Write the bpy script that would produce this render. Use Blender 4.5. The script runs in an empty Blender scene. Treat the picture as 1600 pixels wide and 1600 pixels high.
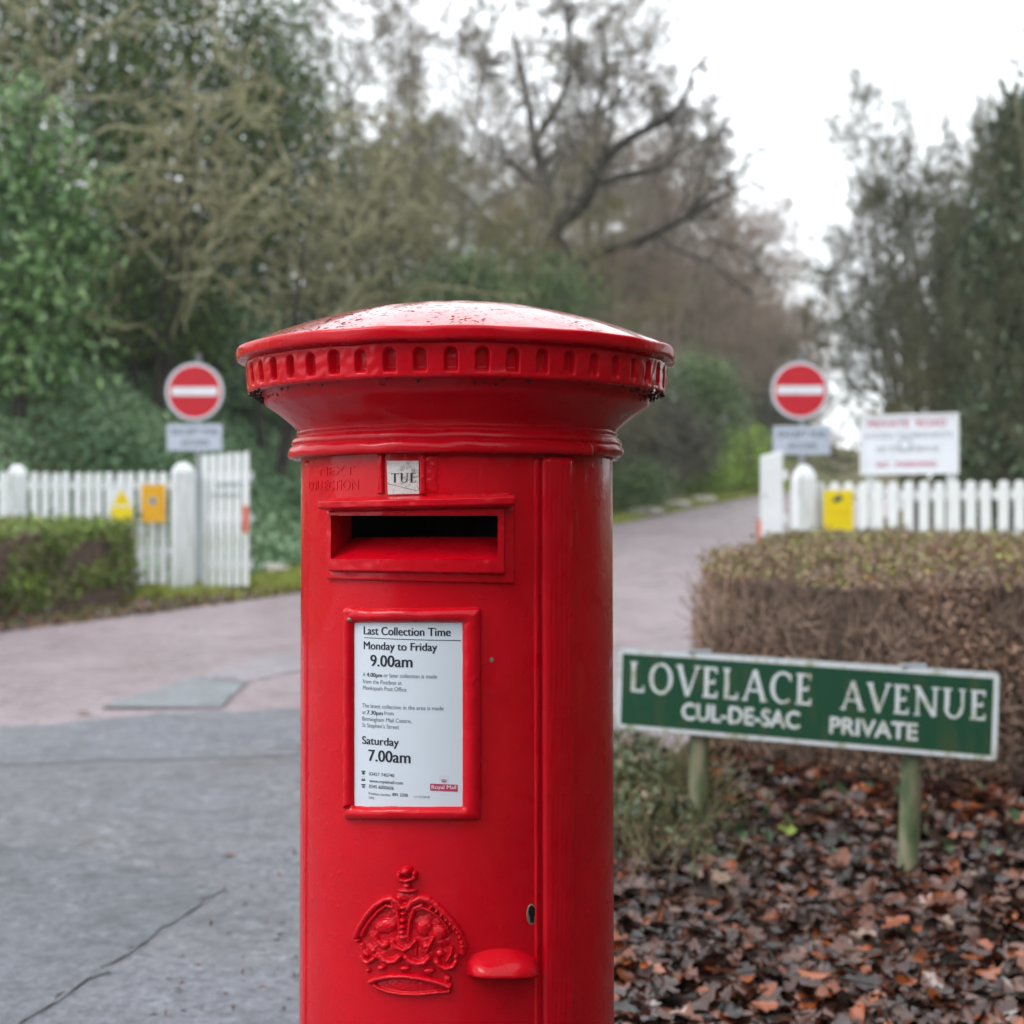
import bpy, math, random
import numpy as np
from mathutils import Vector, Matrix

# ------------------------------------------------------------------ camera, sky, sun, exposure
scene = bpy.context.scene
COL = scene.collection
F_PX, EYE, HORIZON = 2333.0, 1.25, 820.0          # measured on the 1600 px photograph
PITCH = math.atan((HORIZON - 800.0) / F_PX)
cam_d = bpy.data.cameras.new('camera')
cam = bpy.data.objects.new('camera', cam_d)
COL.objects.link(cam)
cam.location = (0, 0, EYE)
cam.rotation_euler = (math.pi / 2 + PITCH, 0, 0)
cam_d.sensor_width = 24.0
cam_d.lens = 35.0
cam_d.clip_start = 0.05
cam_d.clip_end = 2000
cam_d.dof.use_dof = True
cam_d.dof.focus_distance = 2.07
cam_d.dof.aperture_fstop = 2.8
scene.camera = cam

SUN_EL, SUN_AZ = math.radians(48), math.radians(245)   # azimuth: clockwise from +Y
world = bpy.data.worlds.new('World')
scene.world = world
world.use_nodes = True
wn, wl = world.node_tree.nodes, world.node_tree.links
wn.clear()
w_out = wn.new('ShaderNodeOutputWorld')
w_sky = wn.new('ShaderNodeTexSky')
w_sky.sky_type = 'NISHITA'
w_sky.sun_disc = False
w_sky.sun_elevation = SUN_EL
w_sky.sun_rotation = SUN_AZ
w_bg = wn.new('ShaderNodeBackground')
w_bg.inputs['Strength'].default_value = 0.10
w_cl = wn.new('ShaderNodeBackground')                 # the closed cloud deck
w_cl.inputs['Color'].default_value = (0.935, 0.968, 1.0, 1)
w_cl.inputs['Strength'].default_value = 1.55
w_mx = wn.new('ShaderNodeMixShader')
w_mx.inputs['Fac'].default_value = 0.88
wl.new(w_sky.outputs['Color'], w_bg.inputs['Color'])
wl.new(w_bg.outputs[0], w_mx.inputs[1])
wl.new(w_cl.outputs[0], w_mx.inputs[2])
wl.new(w_mx.outputs[0], w_out.inputs['Surface'])

sun_d = bpy.data.lights.new('sun', 'SUN')
sun_d.energy = 1.3
sun_d.angle = math.radians(25)
sun_d.color = (1.0, 0.985, 0.96)
sun = bpy.data.objects.new('sun', sun_d)
COL.objects.link(sun)
sun.location = (-5, -5, 20)
_sd = Vector((math.sin(SUN_AZ) * math.cos(SUN_EL), math.cos(SUN_AZ) * math.cos(SUN_EL), math.sin(SUN_EL)))
sun.rotation_euler = _sd.to_track_quat('Z', 'Y').to_euler()

scene.view_settings.view_transform = 'Standard'
scene.view_settings.look = 'None'
scene.view_settings.gamma = 1.0
scene.view_settings.use_curve_mapping = False
scene.view_settings.exposure = 0.45
cy = scene.cycles
cy.use_denoising = True
cy.volume_bounces = 0
cy.max_bounces = 6
cy.diffuse_bounces = 3
cy.glossy_bounces = 3
cy.transmission_bounces = 4
cy.sample_clamp_indirect = 6.0
cy.use_adaptive_sampling = True
cy.adaptive_threshold = 0.015

# ------------------------------------------------------------------ measuring helpers
CP, SP = math.cos(PITCH), math.sin(PITCH)
def W(px, py, Y):
    """point of the photograph at forward distance Y -> world"""
    a = (px - 800.0) / F_PX
    b = (800.0 - py) / F_PX
    dy = CP - b * SP
    dz = SP + b * CP
    s = Y / dy
    return np.array([a * s, Y, EYE + dz * s])
def ray(px, py):
    a = (px - 800.0) / F_PX
    b = (800.0 - py) / F_PX
    return np.array([a, CP - b * SP, SP + b * CP])
def project(P):
    P = np.asarray(P, float)
    x, y, z = P[..., 0], P[..., 1], P[..., 2] - EYE
    f = y * CP + z * SP
    u = -y * SP + z * CP
    return 800.0 + F_PX * x / f, 800.0 - F_PX * u / f
def smooth(a, b, x):
    t = np.clip((x - a) / (b - a), 0, 1)
    return t * t * (3 - 2 * t)

def vnoise(x, y, seed=0):
    """smooth isotropic noise, about 0..1: a sum of random waves"""
    r = np.random.default_rng(1000 + int(seed))
    x, y = np.asarray(x, float), np.asarray(y, float)
    out = np.zeros(np.broadcast(x, y).shape)
    for _ in range(18):
        a, f, p = r.uniform(0, 2 * math.pi), r.uniform(.12, .62), r.uniform(0, 2 * math.pi)
        out += np.cos(2 * math.pi * f * (np.cos(a) * x + math.sin(a) * y) + p)
    return .5 + out / 12.0
# ------------------------------------------------------------------ mesh helpers
def np_mesh(name, V, F, smooth_shade=False, tint=None):
    """V (n,3); F one (m,k) array or a list of them"""
    if not isinstance(F, (list, tuple)):
        F = [F]
    V = np.asarray(V, np.float32)
    F = [np.asarray(f, np.int32) for f in F if len(f)]
    me = bpy.data.meshes.new(name)
    me.vertices.add(len(V))
    me.vertices.foreach_set('co', V.ravel())
    loops = np.concatenate([f.ravel() for f in F])
    starts, o = [], 0
    for f in F:
        starts.append(o + np.arange(len(f)) * f.shape[1])
        o += f.size
    starts = np.concatenate(starts).astype(np.int32)
    me.loops.add(len(loops))
    me.loops.foreach_set('vertex_index', loops)
    me.polygons.add(len(starts))
    me.polygons.foreach_set('loop_start', starts)
    me.update(calc_edges=True)
    me.polygons.foreach_set('use_smooth', np.full(len(starts), bool(smooth_shade)))
    if tint is not None:
        a = me.attributes.new('tint', 'FLOAT', 'POINT')
        a.data.foreach_set('value', np.asarray(tint, np.float32))
    me.validate()
    return me
def link(name, me, mat=None, parent=None, loc=None):
    o = bpy.data.objects.new(name, me)
    COL.objects.link(o)
    if mat is not None and me is not None and not me.materials:
        me.materials.append(mat)
    if parent is not None:
        o.parent = parent
    if loc is not None:
        o.location = loc
    return o
def tag(o, label=None, cat=None, group=None, kind=None):
    if label: o['label'] = label
    if cat: o['category'] = cat
    if group: o['group'] = group
    if kind: o['kind'] = kind
    return o
def empty(name, loc, rz=0.0, label=None, cat=None, group=None):
    o = bpy.data.objects.new(name, None)
    COL.objects.link(o)
    o.location = loc
    o.rotation_euler = (0, 0, rz)
    o.empty_display_size = 0.1
    return tag(o, label, cat, group)
def copy_tree(o, parent=None):
    c = o.copy()
    COL.objects.link(c)
    if parent is not None:
        c.parent = parent
    for ch in o.children:
        copy_tree(ch, c)
    return c
class MB:
    def __init__(self):
        self.v, self.f, self.n = [], {}, 0
    def add(self, V, F):
        V = np.asarray(V, float)
        for f in F:
            self.f.setdefault(len(f), []).append([i + self.n for i in f])
        self.v.append(V)
        self.n += len(V)
        return self
    def box(self, c, s, M=None):
        c, s = np.array(c, float), np.array(s, float) / 2
        V = np.array([[x, y, z] for x in (-1, 1) for y in (-1, 1) for z in (-1, 1)]) * s
        if M is not None:
            V = V @ np.array(M).T
        return self.add(V + c, [(0, 1, 3, 2), (4, 6, 7, 5), (0, 4, 5, 1), (2, 3, 7, 6), (0, 2, 6, 4), (1, 5, 7, 3)])
    def prism(self, poly, O, U, Vv, N, t0, t1):
        """2-D outline in the plane O+uU+vV, from depth t0 to t1 along N"""
        poly = np.asarray(poly, float)
        O, U, Vv, N = (np.array(a, float) for a in (O, U, Vv, N))
        base = O + poly[:, :1] * U + poly[:, 1:] * Vv
        n = len(poly)
        fs = [tuple(range(n - 1, -1, -1)), tuple(range(n, 2 * n))]
        fs += [(i, (i + 1) % n, n + (i + 1) % n, n + i) for i in range(n)]
        return self.add(np.vstack([base + N * t0, base + N * t1]), fs)
    def tube(self, pts, rads, sides=10, caps=True):
        pts = np.asarray(pts, float)
        rads = np.broadcast_to(np.asarray(rads, float), (len(pts),))
        V = []
        for i, p in enumerate(pts):
            d = pts[min(i + 1, len(pts) - 1)] - pts[max(i - 1, 0)]
            d /= np.linalg.norm(d) + 1e-9
            a = np.cross(d, [0, 0, 1] if abs(d[2]) < .9 else [1, 0, 0]); a /= np.linalg.norm(a)
            b = np.cross(d, a)
            for k in range(sides):
                t = 2 * math.pi * k / sides
                V.append(p + rads[i] * (math.cos(t) * a + math.sin(t) * b))
        fs = []
        for i in range(len(pts) - 1):
            for k in range(sides):
                k2 = (k + 1) % sides
                fs.append((i * sides + k, i * sides + k2, (i + 1) * sides + k2, (i + 1) * sides + k))
        if caps:
            fs.append(tuple(range(sides)))
            fs.append(tuple((len(pts) - 1) * sides + k for k in range(sides - 1, -1, -1)))
        return self.add(V, fs)
    def mesh(self, name, smooth_shade=False):
        return np_mesh(name, np.vstack(self.v), [np.array(f) for f in self.f.values()], smooth_shade)
    def build(self, name, mat, parent=None, smooth_shade=False):
        return link(name, self.mesh(name, smooth_shade), mat, parent)

# ------------------------------------------------------------------ materials
class Mat:
    def __init__(self, name, rough=0.5, spec=0.5):
        self.m = bpy.data.materials.new(name)
        self.m.use_nodes = True
        self.n, self.l = self.m.node_tree.nodes, self.m.node_tree.links
        self.b = self.n['Principled BSDF']
        self.b.inputs['Roughness'].default_value = rough
        self.b.inputs['Specular IOR Level'].default_value = spec
        self.tc = self.n.new('ShaderNodeTexCoord')
    def noise(self, scale, detail=4, rough=.55, coord='Object', stretch=None, dist=0.0):
        t = self.n.new('ShaderNodeTexNoise')
        t.inputs['Scale'].default_value = scale
        t.inputs['Detail'].default_value = detail
        t.inputs['Roughness'].default_value = rough
        t.inputs['Distortion'].default_value = dist
        src = self.tc.outputs[coord]
        if stretch:
            mp = self.n.new('ShaderNodeMapping')
            mp.inputs['Scale'].default_value = stretch
            self.l.new(src, mp.inputs['Vector'])
            src = mp.outputs[0]
        self.l.new(src, t.inputs['Vector'])
        return t.outputs['Fac']
    def attr(self, name='tint'):
        a = self.n.new('ShaderNodeAttribute')
        a.attribute_name = name
        return a.outputs['Fac']
    def ramp(self, fac, stops, interp='LINEAR'):
        r = self.n.new('ShaderNodeValToRGB')
        r.color_ramp.interpolation = interp
        e = r.color_ramp.elements
        while len(e) < len(stops):
            e.new(0.5)
        for i, (p, c) in enumerate(stops):
            e[i].position = p
            e[i].color = (c, c, c, 1) if isinstance(c, (int, float)) else (*c, 1)
        self.l.new(fac, r.inputs['Fac'])
        return r.outputs['Color']
    def mix(self, fac, a, b, mode='MIX'):
        m = self.n.new('ShaderNodeMix')
        m.data_type = 'RGBA'
        m.blend_type = mode
        for s, v in ((0, fac), (6, a), (7, b)):
            if isinstance(v, (int, float)):
                m.inputs[s].default_value = v
            elif isinstance(v, tuple):
                m.inputs[s].default_value = (*v, 1)
            else:
                self.l.new(v, m.inputs[s])
        return m.outputs[2]
    def math(self, op, a, b=None):
        m = self.n.new('ShaderNodeMath')
        m.operation = op
        for i, v in enumerate((a, b)):
            if v is None: continue
            if isinstance(v, (int, float)): m.inputs[i].default_value = v
            else: self.l.new(v, m.inputs[i])
        return m.outputs[0]
    def color(self, c):
        if isinstance(c, tuple): self.b.inputs['Base Color'].default_value = (*c, 1)
        else: self.l.new(c, self.b.inputs['Base Color'])
        return self
    def rough(self, c):
        self.l.new(c, self.b.inputs['Roughness']); return self
    def bump(self, h, strength=.3, dist=.01):
        bp = self.n.new('ShaderNodeBump')
        bp.inputs['Strength'].default_value = strength
        bp.inputs['Distance'].default_value = dist
        self.l.new(h, bp.inputs['Height'])
        self.l.new(bp.outputs[0], self.b.inputs['Normal'])
        return self
def plain(name, c, rough=.5, spec=.5, var=.12, scale=6.0):
    m = Mat(name, rough, spec)
    n = m.noise(scale)
    m.color(m.ramp(n, [(.3, tuple(x * (1 - var) for x in c)), (.7, tuple(min(1, x * (1 + var)) for x in c))]))
    return m.m
def leaf_mat(name, stops, rough=.45, spec=.5, trans=.0):
    m = Mat(name, rough, spec)
    m.color(m.ramp(m.attr(), stops))
    if trans:
        m.b.inputs['Transmission Weight'].default_value = 0
        m.b.inputs['Subsurface Weight'].default_value = 0
    return m.m

def paint_material(name, specks=False):
    m = Mat(name, .3, .10)
    n1 = m.noise(9, 5)
    n2 = m.noise(70, 4)
    col = m.ramp(n1, [(.3, (.49, .0006, .008)), (.7, (.57, .0008, .0100))])
    chips = m.ramp(m.noise(38, 3, .5), [(.765, 0.0), (.775, 1.0)])
    col = m.mix(chips, col, (.34, .008, .014))
    if specks:
        sp = m.ramp(m.noise(150, 2, .5, stretch=(1, 1, 1)), [(.592, 0.0), (.610, 1.0)])
        big = m.ramp(m.noise(6, 3), [(.42, 0.0), (.60, 1.0)])
        sp = m.mix(1.0, sp, big, 'MULTIPLY')
        col = m.mix(sp, col, (.018, .012, .010))
    m.color(col)
    m.rough(m.ramp(m.noise(24, 4), [(.3, .20), (.7, .40)]))
    b = m.math('ADD', m.math('MULTIPLY', m.noise(240, 3), .25), m.math('MULTIPLY', m.noise(34, 5, .6), 1.0))
    nib = m.ramp(m.noise(95, 1, .4), [(.66, 0.0), (.74, 1.0)])
    run = m.noise(16, 3, .5, stretch=(1, 1, .12))
    b = m.math('ADD', b, m.math('ADD', m.math('MULTIPLY', nib, .35), m.math('MULTIPLY', run, 1.0)))
    m.bump(b, .45, .0026)
    m.b.inputs['Coat Weight'].default_value = .30
    if specks:
        cw = m.ramp(sp, [(0, 1.0), (.6, 0.0)])
        m.l.new(cw, m.b.inputs['Coat Weight'])
        m.l.new(m.ramp(sp, [(0, .3), (.6, .0)]), m.b.inputs['Specular IOR Level'])
    m.b.inputs['Coat Roughness'].default_value = .07
    return m.m
M = {}
M['paint'] = paint_material('postbox_red_paint')
M['cap_paint'] = paint_material('postbox_cap_paint', True)
M['dark'] = plain('unlit_black', (.006, .006, .006), .7, .2)  # near-black colour standing for the unlit inside of slot and keyhole
M['brass'] = plain('worn_metal', (.22, .19, .15), .4, .6, .3, 60)
M['paper'] = plain('notice_plate', (.60, .66, .73), .35, .4, .02, 4)
M['ink'] = plain('black_print', (.016, .018, .028), .5, .3)
M['ink_grey'] = plain('grey_print', (.12, .13, .16), .5, .3)
M['rm_red'] = plain('red_print', (.45, .045, .11), .45, .3)
M['rm_pink'] = plain('pale_print', (.75, .55, .6), .45, .3)
_m = Mat('enamel_tablet', .3); _m.color(_m.ramp(_m.noise(60, 6, .7, dist=2.0), [(.36, (.16, .14, .12)), (.44, (.50, .49, .47)), (.6, (.62, .62, .62))])); M['tablet'] = _m.m
_m = Mat('white_paint', .45)
_n = _m.noise(3, 5, .6)
_m.color(_m.ramp(_n, [(.3, (.66, .68, .70)), (.7, (.80, .81, .83))])); M['white'] = _m.m
_m = Mat('white_timber_paint', .65, .2)
_n = _m.noise(5, 6, .65, stretch=(3, 3, .6))
_m.color(_m.ramp(_n, [(.30, (.40, .45, .36)), (.44, (.68, .71, .72)), (.75, (.82, .83, .86))])); M['timber_white'] = _m.m
M['sign_red'] = plain('sign_red', (.50, .018, .030), .6, .2, .06)
M['sign_white'] = plain('sign_white', (.70, .73, .79), .6, .2, .04)
M['plate_blue'] = plain('grey_blue_plate', (.46, .51, .60), .6, .2, .05)
M['sign_grey'] = plain('sign_grey', (.30, .33, .36), .5, .5)
M['galv'] = plain('galvanised_steel', (.36, .39, .42), .45, .5)
M['sign_black'] = plain('sign_black', (.05, .06, .08), .5, .3)
M['yellow'] = plain('yellow_sign', (.80, .62, .008), .6, .2, .05)
M['amber'] = plain('amber_sign', (.74, .38, .02), .6, .2, .06)
_m = Mat('nameplate_green', .6, .15)
_m.color(_m.mix(_m.ramp(_m.noise(5, 6, .7, stretch=(4, 4, .8)), [(.50, 0.0), (.72, .7)]), (.010, .058, .030), (.06, .075, .03))); M['plate_green'] = _m.m
_m = Mat('nameplate_white', .6, .2)
_m.color(_m.mix(_m.ramp(_m.noise(8, 6, .75, stretch=(3, 3, 1)), [(.50, 0.0), (.64, 1.0)]), (.56, .60, .62), (.28, .30, .16))); M['plate_white'] = _m.m
_m = Mat('algae_post', .7, .3)
_m.color(_m.ramp(_m.noise(8, 5, .6, stretch=(2, 2, .7)), [(.3, (.022, .04, .02)), (.45, (.085, .105, .045)), (.6, (.17, .15, .10)), (.75, (.24, .26, .14))])); _m.bump(_m.noise(60, 4), .4, .005); M['algae'] = _m.m
_m = Mat('reflector_red', .3); _m.color((.62, .10, .05)); M['reflector'] = _m.m
_m = Mat('water_drop', .02); _m.b.inputs['Transmission Weight'].default_value = 1; _m.b.inputs['IOR'].default_value = 1.33; M['water'] = _m.m

def tarmac(name, lo, hi, patch, rlo=.32, rhi=.55):
    m = Mat(name, .4, .5)
    c = m.ramp(m.noise(60, 5, .8), [(.3, lo), (.7, hi)])
    c = m.mix(m.ramp(m.noise(.6, 6, .65), [(.42, 0.0), (.62, .8)]), c, patch)
    c = m.mix(m.ramp(m.noise(4.5, 6, .7, dist=.6), [(.50, 0.0), (.72, .6)]), c, tuple(x * .5 for x in lo))
    c = m.mix(m.ramp(m.noise(26, 4, .7), [(.46, 0.0), (.62, .55)]), c, tuple(x * .55 for x in lo))
    c = m.mix(m.ramp(m.noise(11, 5, .75), [(.56, 0.0), (.70, .55)]), c, tuple(min(1, x * 1.35) for x in hi))
    c = m.mix(m.ramp(m.noise(2.2, 6, .7, dist=1.2), [(.60, 0.0), (.70, .45)]), c, (.11, .075, .055))
    m.color(c)
    m.rough(m.ramp(m.noise(1.6, 6, .65), [(.38, rlo), (.62, rhi)]))
    h = m.math('ADD', m.noise(140, 3, .7), m.math('MULTIPLY', m.noise(9, 5, .6), 1.6))
    m.bump(h, .8, .008)
    return m.m
M['tarmac_grey'] = tarmac('wet_grey_tarmac', (.098, .103, .124), (.27, .28, .32), (.165, .156, .160))
M['tarmac_pink'] = tarmac('wet_pink_tarmac', (.27, .215, .235), (.42, .345, .375), (.28, .225, .24), .26, .48)
M['tarmac_patch'] = tarmac('newer_tarmac_patch', (.080, .088, .108), (.235, .25, .285), (.13, .138, .158), .3, .5)
M['tarmac_blue'] = tarmac('blue_grey_tarmac', (.19, .205, .225), (.30, .33, .36), (.21, .225, .245), .3, .5)
M['tarmac_mid'] = tarmac('faded_tarmac', (.265, .235, .258), (.40, .36, .395), (.28, .255, .275), .3, .5)
M['joint'] = plain('dark_joint', (.155, .155, .165), .5)

_m = Mat('woodland_soil', .85, .2)
_m.color(_m.mix(_m.ramp(_m.noise(.8, 6, .65), [(.42, 0.0), (.58, 1.0)]), (.10, .070, .050), (.13, .14, .035)))
_m.bump(_m.noise(14, 5), .6, .04); M['soil'] = _m.m
_m = Mat('leafy_soil', .7, .3)
_m.color(_m.ramp(_m.noise(22, 6, .7), [(.35, (.012, .009, .007)), (.55, (.045, .026, .018)), (.7, (.09, .05, .03))]))
_m.bump(_m.noise(30, 5), .8, .03); M['leaf_soil'] = _m.m
_m = Mat('bark_grey', .8, .25)
_m.color(_m.ramp(_m.noise(5, 6, .65, stretch=(1, 1, .35)), [(.3, (.045, .038, .030)), (.6, (.12, .105, .085)), (.8, (.17, .16, .12))])); M['bark'] = _m.m
_m = Mat('bark_mossy', .8, .25)
_m.color(_m.ramp(_m.noise(2.2, 6, .65), [(.3, (.15, .145, .06)), (.55, (.29, .275, .16)), (.75, (.44, .41, .30))])); M['bark_moss'] = _m.m
_m = Mat('bark_dark', .8, .25)
_m.color(_m.ramp(_m.noise(3, 6, .65), [(.3, (.020, .017, .015)), (.6, (.05, .043, .036)), (.8, (.085, .09, .055))])); M['bark_dark'] = _m.m
_m = Mat('twigs_brown', .8, .25)
_m.color(_m.ramp(_m.noise(.35, 4, .6), [(.35, (.15, .14, .10)), (.5, (.20, .175, .135)), (.65, (.20, .18, .155))])); M['twig_brown'] = _m.m
_m = Mat('twigs_hazed', .8, .25)
_m.color(_m.ramp(_m.noise(.25, 4, .6), [(.35, (.22, .19, .14)), (.5, (.31, .23, .18)), (.65, (.28, .225, .20))])); M['twig_hazed'] = _m.m  # paler than the nearer twigs: distance haze is put into the colour
_m = Mat('twigs_olive', .8, .25)
_m.color(_m.ramp(_m.noise(.6, 4, .6), [(.35, (.12, .125, .042)), (.5, (.20, .185, .085)), (.65, (.26, .21, .14))])); M['twig_olive'] = _m.m
_m = Mat('hedge_twigs', .8, .25)
_m.color(_m.ramp(_m.noise(3, 4, .6), [(.35, (.22, .15, .11)), (.65, (.42, .30, .23))])); M['hedge_twig'] = _m.m
_m = Mat('hedge_wood', .9, .2)
_m.color(_m.ramp(_m.noise(25, 5, .7), [(.35, (.05, .036, .028)), (.65, (.17, .12, .095))])); M['hedge_core'] = _m.m
_m = Mat('twigs_dark', .8, .25)
_m.color(_m.ramp(_m.noise(.6, 4, .6), [(.35, (.065, .075, .036)), (.65, (.13, .125, .08))])); M['twig_dark'] = _m.m
M['laurel'] = leaf_mat('laurel_leaves', [(0, (.014, .055, .010)), (.5, (.075, .19, .04)), (1, (.30, .45, .17))], .25, .7)
M['yew'] = leaf_mat('yew_foliage', [(0, (.010, .032, .006)), (.6, (.042, .092, .014)), (1, (.17, .215, .03))], .6, .3)
M['ivy'] = leaf_mat('ivy_leaves', [(0, (.07, .145, .065)), (.6, (.19, .32, .165)), (1, (.35, .47, .29))], .4, .4)
M['ivy_dark'] = leaf_mat('dark_ivy_leaves', [(0, (.018, .042, .016)), (.6, (.055, .10, .042)), (1, (.13, .18, .085))], .35, .5)
M['shrub_green'] = leaf_mat('green_shrub_leaves', [(0, (.04, .085, .028)), (.6, (.11, .18, .055)), (1, (.19, .27, .08))], .45)
M['shrub_bright'] = leaf_mat('bright_hedge_leaves', [(0, (.10, .20, .02)), (.6, (.25, .40, .04)), (1, (.38, .50, .08))], .45)
M['shrub_dark'] = leaf_mat('dark_shrub_leaves', [(0, (.035, .038, .024)), (.6, (.085, .085, .055)), (1, (.16, .15, .09))], .5)
M['hedge_green'] = leaf_mat('green_hedge_leaves', [(0, (.045, .095, .012)), (.5, (.14, .23, .025)), (.93, (.26, .35, .04)), (1, (.20, .10, .05))], .4)
M['hedge_brown'] = leaf_mat('brown_hedge_leaves', [(0, (.13, .075, .052)), (.6, (.38, .225, .155)), (.93, (.55, .36, .26)), (1, (.52, .16, .03))], .45)
M['hedge_top'] = leaf_mat('yellow_green_hedge_leaves', [(0, (.13, .085, .055)), (.35, (.18, .12, .07)), (.5, (.17, .17, .045)), (.92, (.30, .32, .07)), (1, (.36, .12, .03))], .45)
M['hedge_mix'] = leaf_mat('mixed_hedge_top', [(0, (.14, .085, .06)), (.55, (.33, .20, .14)), (.64, (.20, .19, .06)), (.94, (.32, .33, .08)), (1, (.42, .13, .03))], .45)
M['oak_leaf'] = leaf_mat('dead_oak_leaves', [(0, (.013, .007, .006)), (.28, (.042, .017, .012)), (.58, (.080, .029, .017)), (.84, (.125, .037, .016)), (.94, (.29, .068, .012)), (.975, (.17, .08, .052)), (1, (.27, .18, .14))], .24, .6)
M['weeds'] = leaf_mat('low_weeds', [(0, (.03, .05, .022)), (.5, (.07, .10, .04)), (.8, (.12, .14, .06)), (.9, (.24, .15, .11)), (1, (.28, .20, .15))], .5)
M['grass'] = leaf_mat('grass_blades', [(0, (.14, .18, .022)), (.6, (.30, .36, .04)), (1, (.44, .44, .10))], .5)
M['russet'] = leaf_mat('russet_leaves', [(0, (.12, .05, .03)), (1, (.26, .10, .06))], .6)
M['stone'] = plain('pale_stone', (.36, .33, .29), .7, .3, .3, 8)

# ------------------------------------------------------------------ terrain
def base_h(y):
    y = np.asarray(y, float)
    a = np.clip(y - 2.3, 0, 12.7) * .043
    b = np.clip(y - 15.0, 0, 31.0) * .060
    c = np.clip(y - 46.0, 0, 400) * .004
    d = np.clip(2.3 - y, 0, 60) * -.01
    return a + b + c + d
_YL = np.array([-60., 3.0, 5.0, 7.0, 9.0, 11.65, 13.4, 15.3, 26.7, 39.4, 60, 110])
_XL = np.array([-60., -40., -22., -11.5, -6.6, -4.05, -3.05, -2.16, 1.83, 6.4, 15.0, 38.])
_YR = np.array([-60., 0.0, 2.0, 4.0, 5.8, 6.6, 7.2, 11.0, 15.0, 26.7, 39.4, 60, 110])
_XR = np.array([3.0, .12, .02, .22, .52, .80, .98, 1.80, 2.45, 6.4, 11.0, 19.6, 42.])
def road_l(y): return np.interp(y, _YL, _XL)
def road_r(y): return np.interp(y, _YR, _XR)
def G(x, y):
    x = np.asarray(x, float); y = np.asarray(y, float)
    h = base_h(y)
    t = road_l(y) - x - 1.1
    gate = smooth(15.9, 18.2, y)
    h = h + 2.7 * smooth(0, 4.6, t) * gate + np.clip(t - 4.6, 0, 30) * .08 * gate
    h = h + .02 * smooth(0.1, .6, road_l(y) - x) * smooth(10.0, 11.0, y)
    tr = x - road_r(y)
    h = h - .080 * smooth(0.05, .5, tr) * (1 - smooth(5.5, 7.5, y)) + .55 * smooth(1.5, 8, tr) * smooth(15, 20, y)
    return h
def Gz(x, y): return float(G(x, y))

def ground_sheet(name, mat, xs, ys, off, mask=None, kind='structure'):
    X, Y = np.meshgrid(xs, ys)
    inside = (X > road_l(Y) + .12) & (X < road_r(Y) - .12)
    Z = G(X, Y) + off - .07 * inside
    n, m = X.shape
    V = np.stack([X, Y, Z], -1).reshape(-1, 3)
    i = np.arange(n * m).reshape(n, m)
    Fq = np.stack([i[:-1, :-1], i[:-1, 1:], i[1:, 1:], i[1:, :-1]], -1).reshape(-1, 4)
    o = link(name, np_mesh(name, V, Fq, True), mat)
    return tag(o, kind=kind)
_xs = np.unique(np.concatenate([np.linspace(-600, -60, 14), np.linspace(-60, -14, 24), np.linspace(-14, 14, 113), np.linspace(14, 60, 24), np.linspace(60, 600, 14)]))
_ys = np.unique(np.concatenate([np.linspace(-300, -20, 10), np.linspace(-20, 0, 12), np.linspace(0, 30, 121), np.linspace(30, 80, 60), np.linspace(80, 900, 20)]))
ground = ground_sheet('ground', M['soil'], _xs, _ys, 0.0)

def sheet(name, mat, left, right, ys, off, nx=24, kind='structure'):
    """a strip of ground between two edges given as functions of y"""
    V = []
    for y in ys:
        xs = np.linspace(left(y), right(y), nx)
        z = base_h(y) + off + np.zeros(nx)
        V.append(np.stack([xs, np.full(nx, y), z], -1))
    V = np.array(V).reshape(-1, 3)
    i = np.arange(len(ys) * nx).reshape(len(ys), nx)
    Fq = np.stack([i[:-1, :-1], i[:-1, 1:], i[1:, 1:], i[1:, :-1]], -1).reshape(-1, 4)
    o = link(name, np_mesh(name, V, Fq, True), mat)
    return tag(o, kind=kind)
def px_ground(px, py):
    r = ray(px, py)
    t = 2.0
    for _ in range(4000):
        p = np.array([0, 0, EYE]) + r * t
        if p[2] <= base_h(p[1]): break
        t += .01
    return float(p[0]), float(p[1])
def flat_patch(name, mat, pts, off, parent=None, jit=.012):
    """thin sheet on the road with the given outline (world x,y), its edge a little ragged"""
    rg = np.random.default_rng(int(abs(pts[0][0] * 1000)) + len(pts))
    out = []
    for (x0, y0), (x1, y1) in zip(pts, pts[1:] + pts[:1]):
        L_ = math.hypot(x1 - x0, y1 - y0)
        k = max(1, min(60, int(L_ / .05)))
        for i in range(k):
            t = i / k
            out.append((x0 + (x1 - x0) * t + rg.normal() * jit * (i > 0), y0 + (y1 - y0) * t + rg.normal() * jit * (i > 0)))
    V = [(x, y, float(base_h(y)) + off) for x, y in out]
    o = link(name, np_mesh(name, V, [np.array([list(range(len(V)))])]), mat, parent)
    return o
road = sheet('road', M['tarmac_pink'], lambda y: max(road_l(y), -45), road_r, np.concatenate([np.linspace(3.2, 20, 90), np.linspace(20.4, 100, 90)]), .004, 28)
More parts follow.
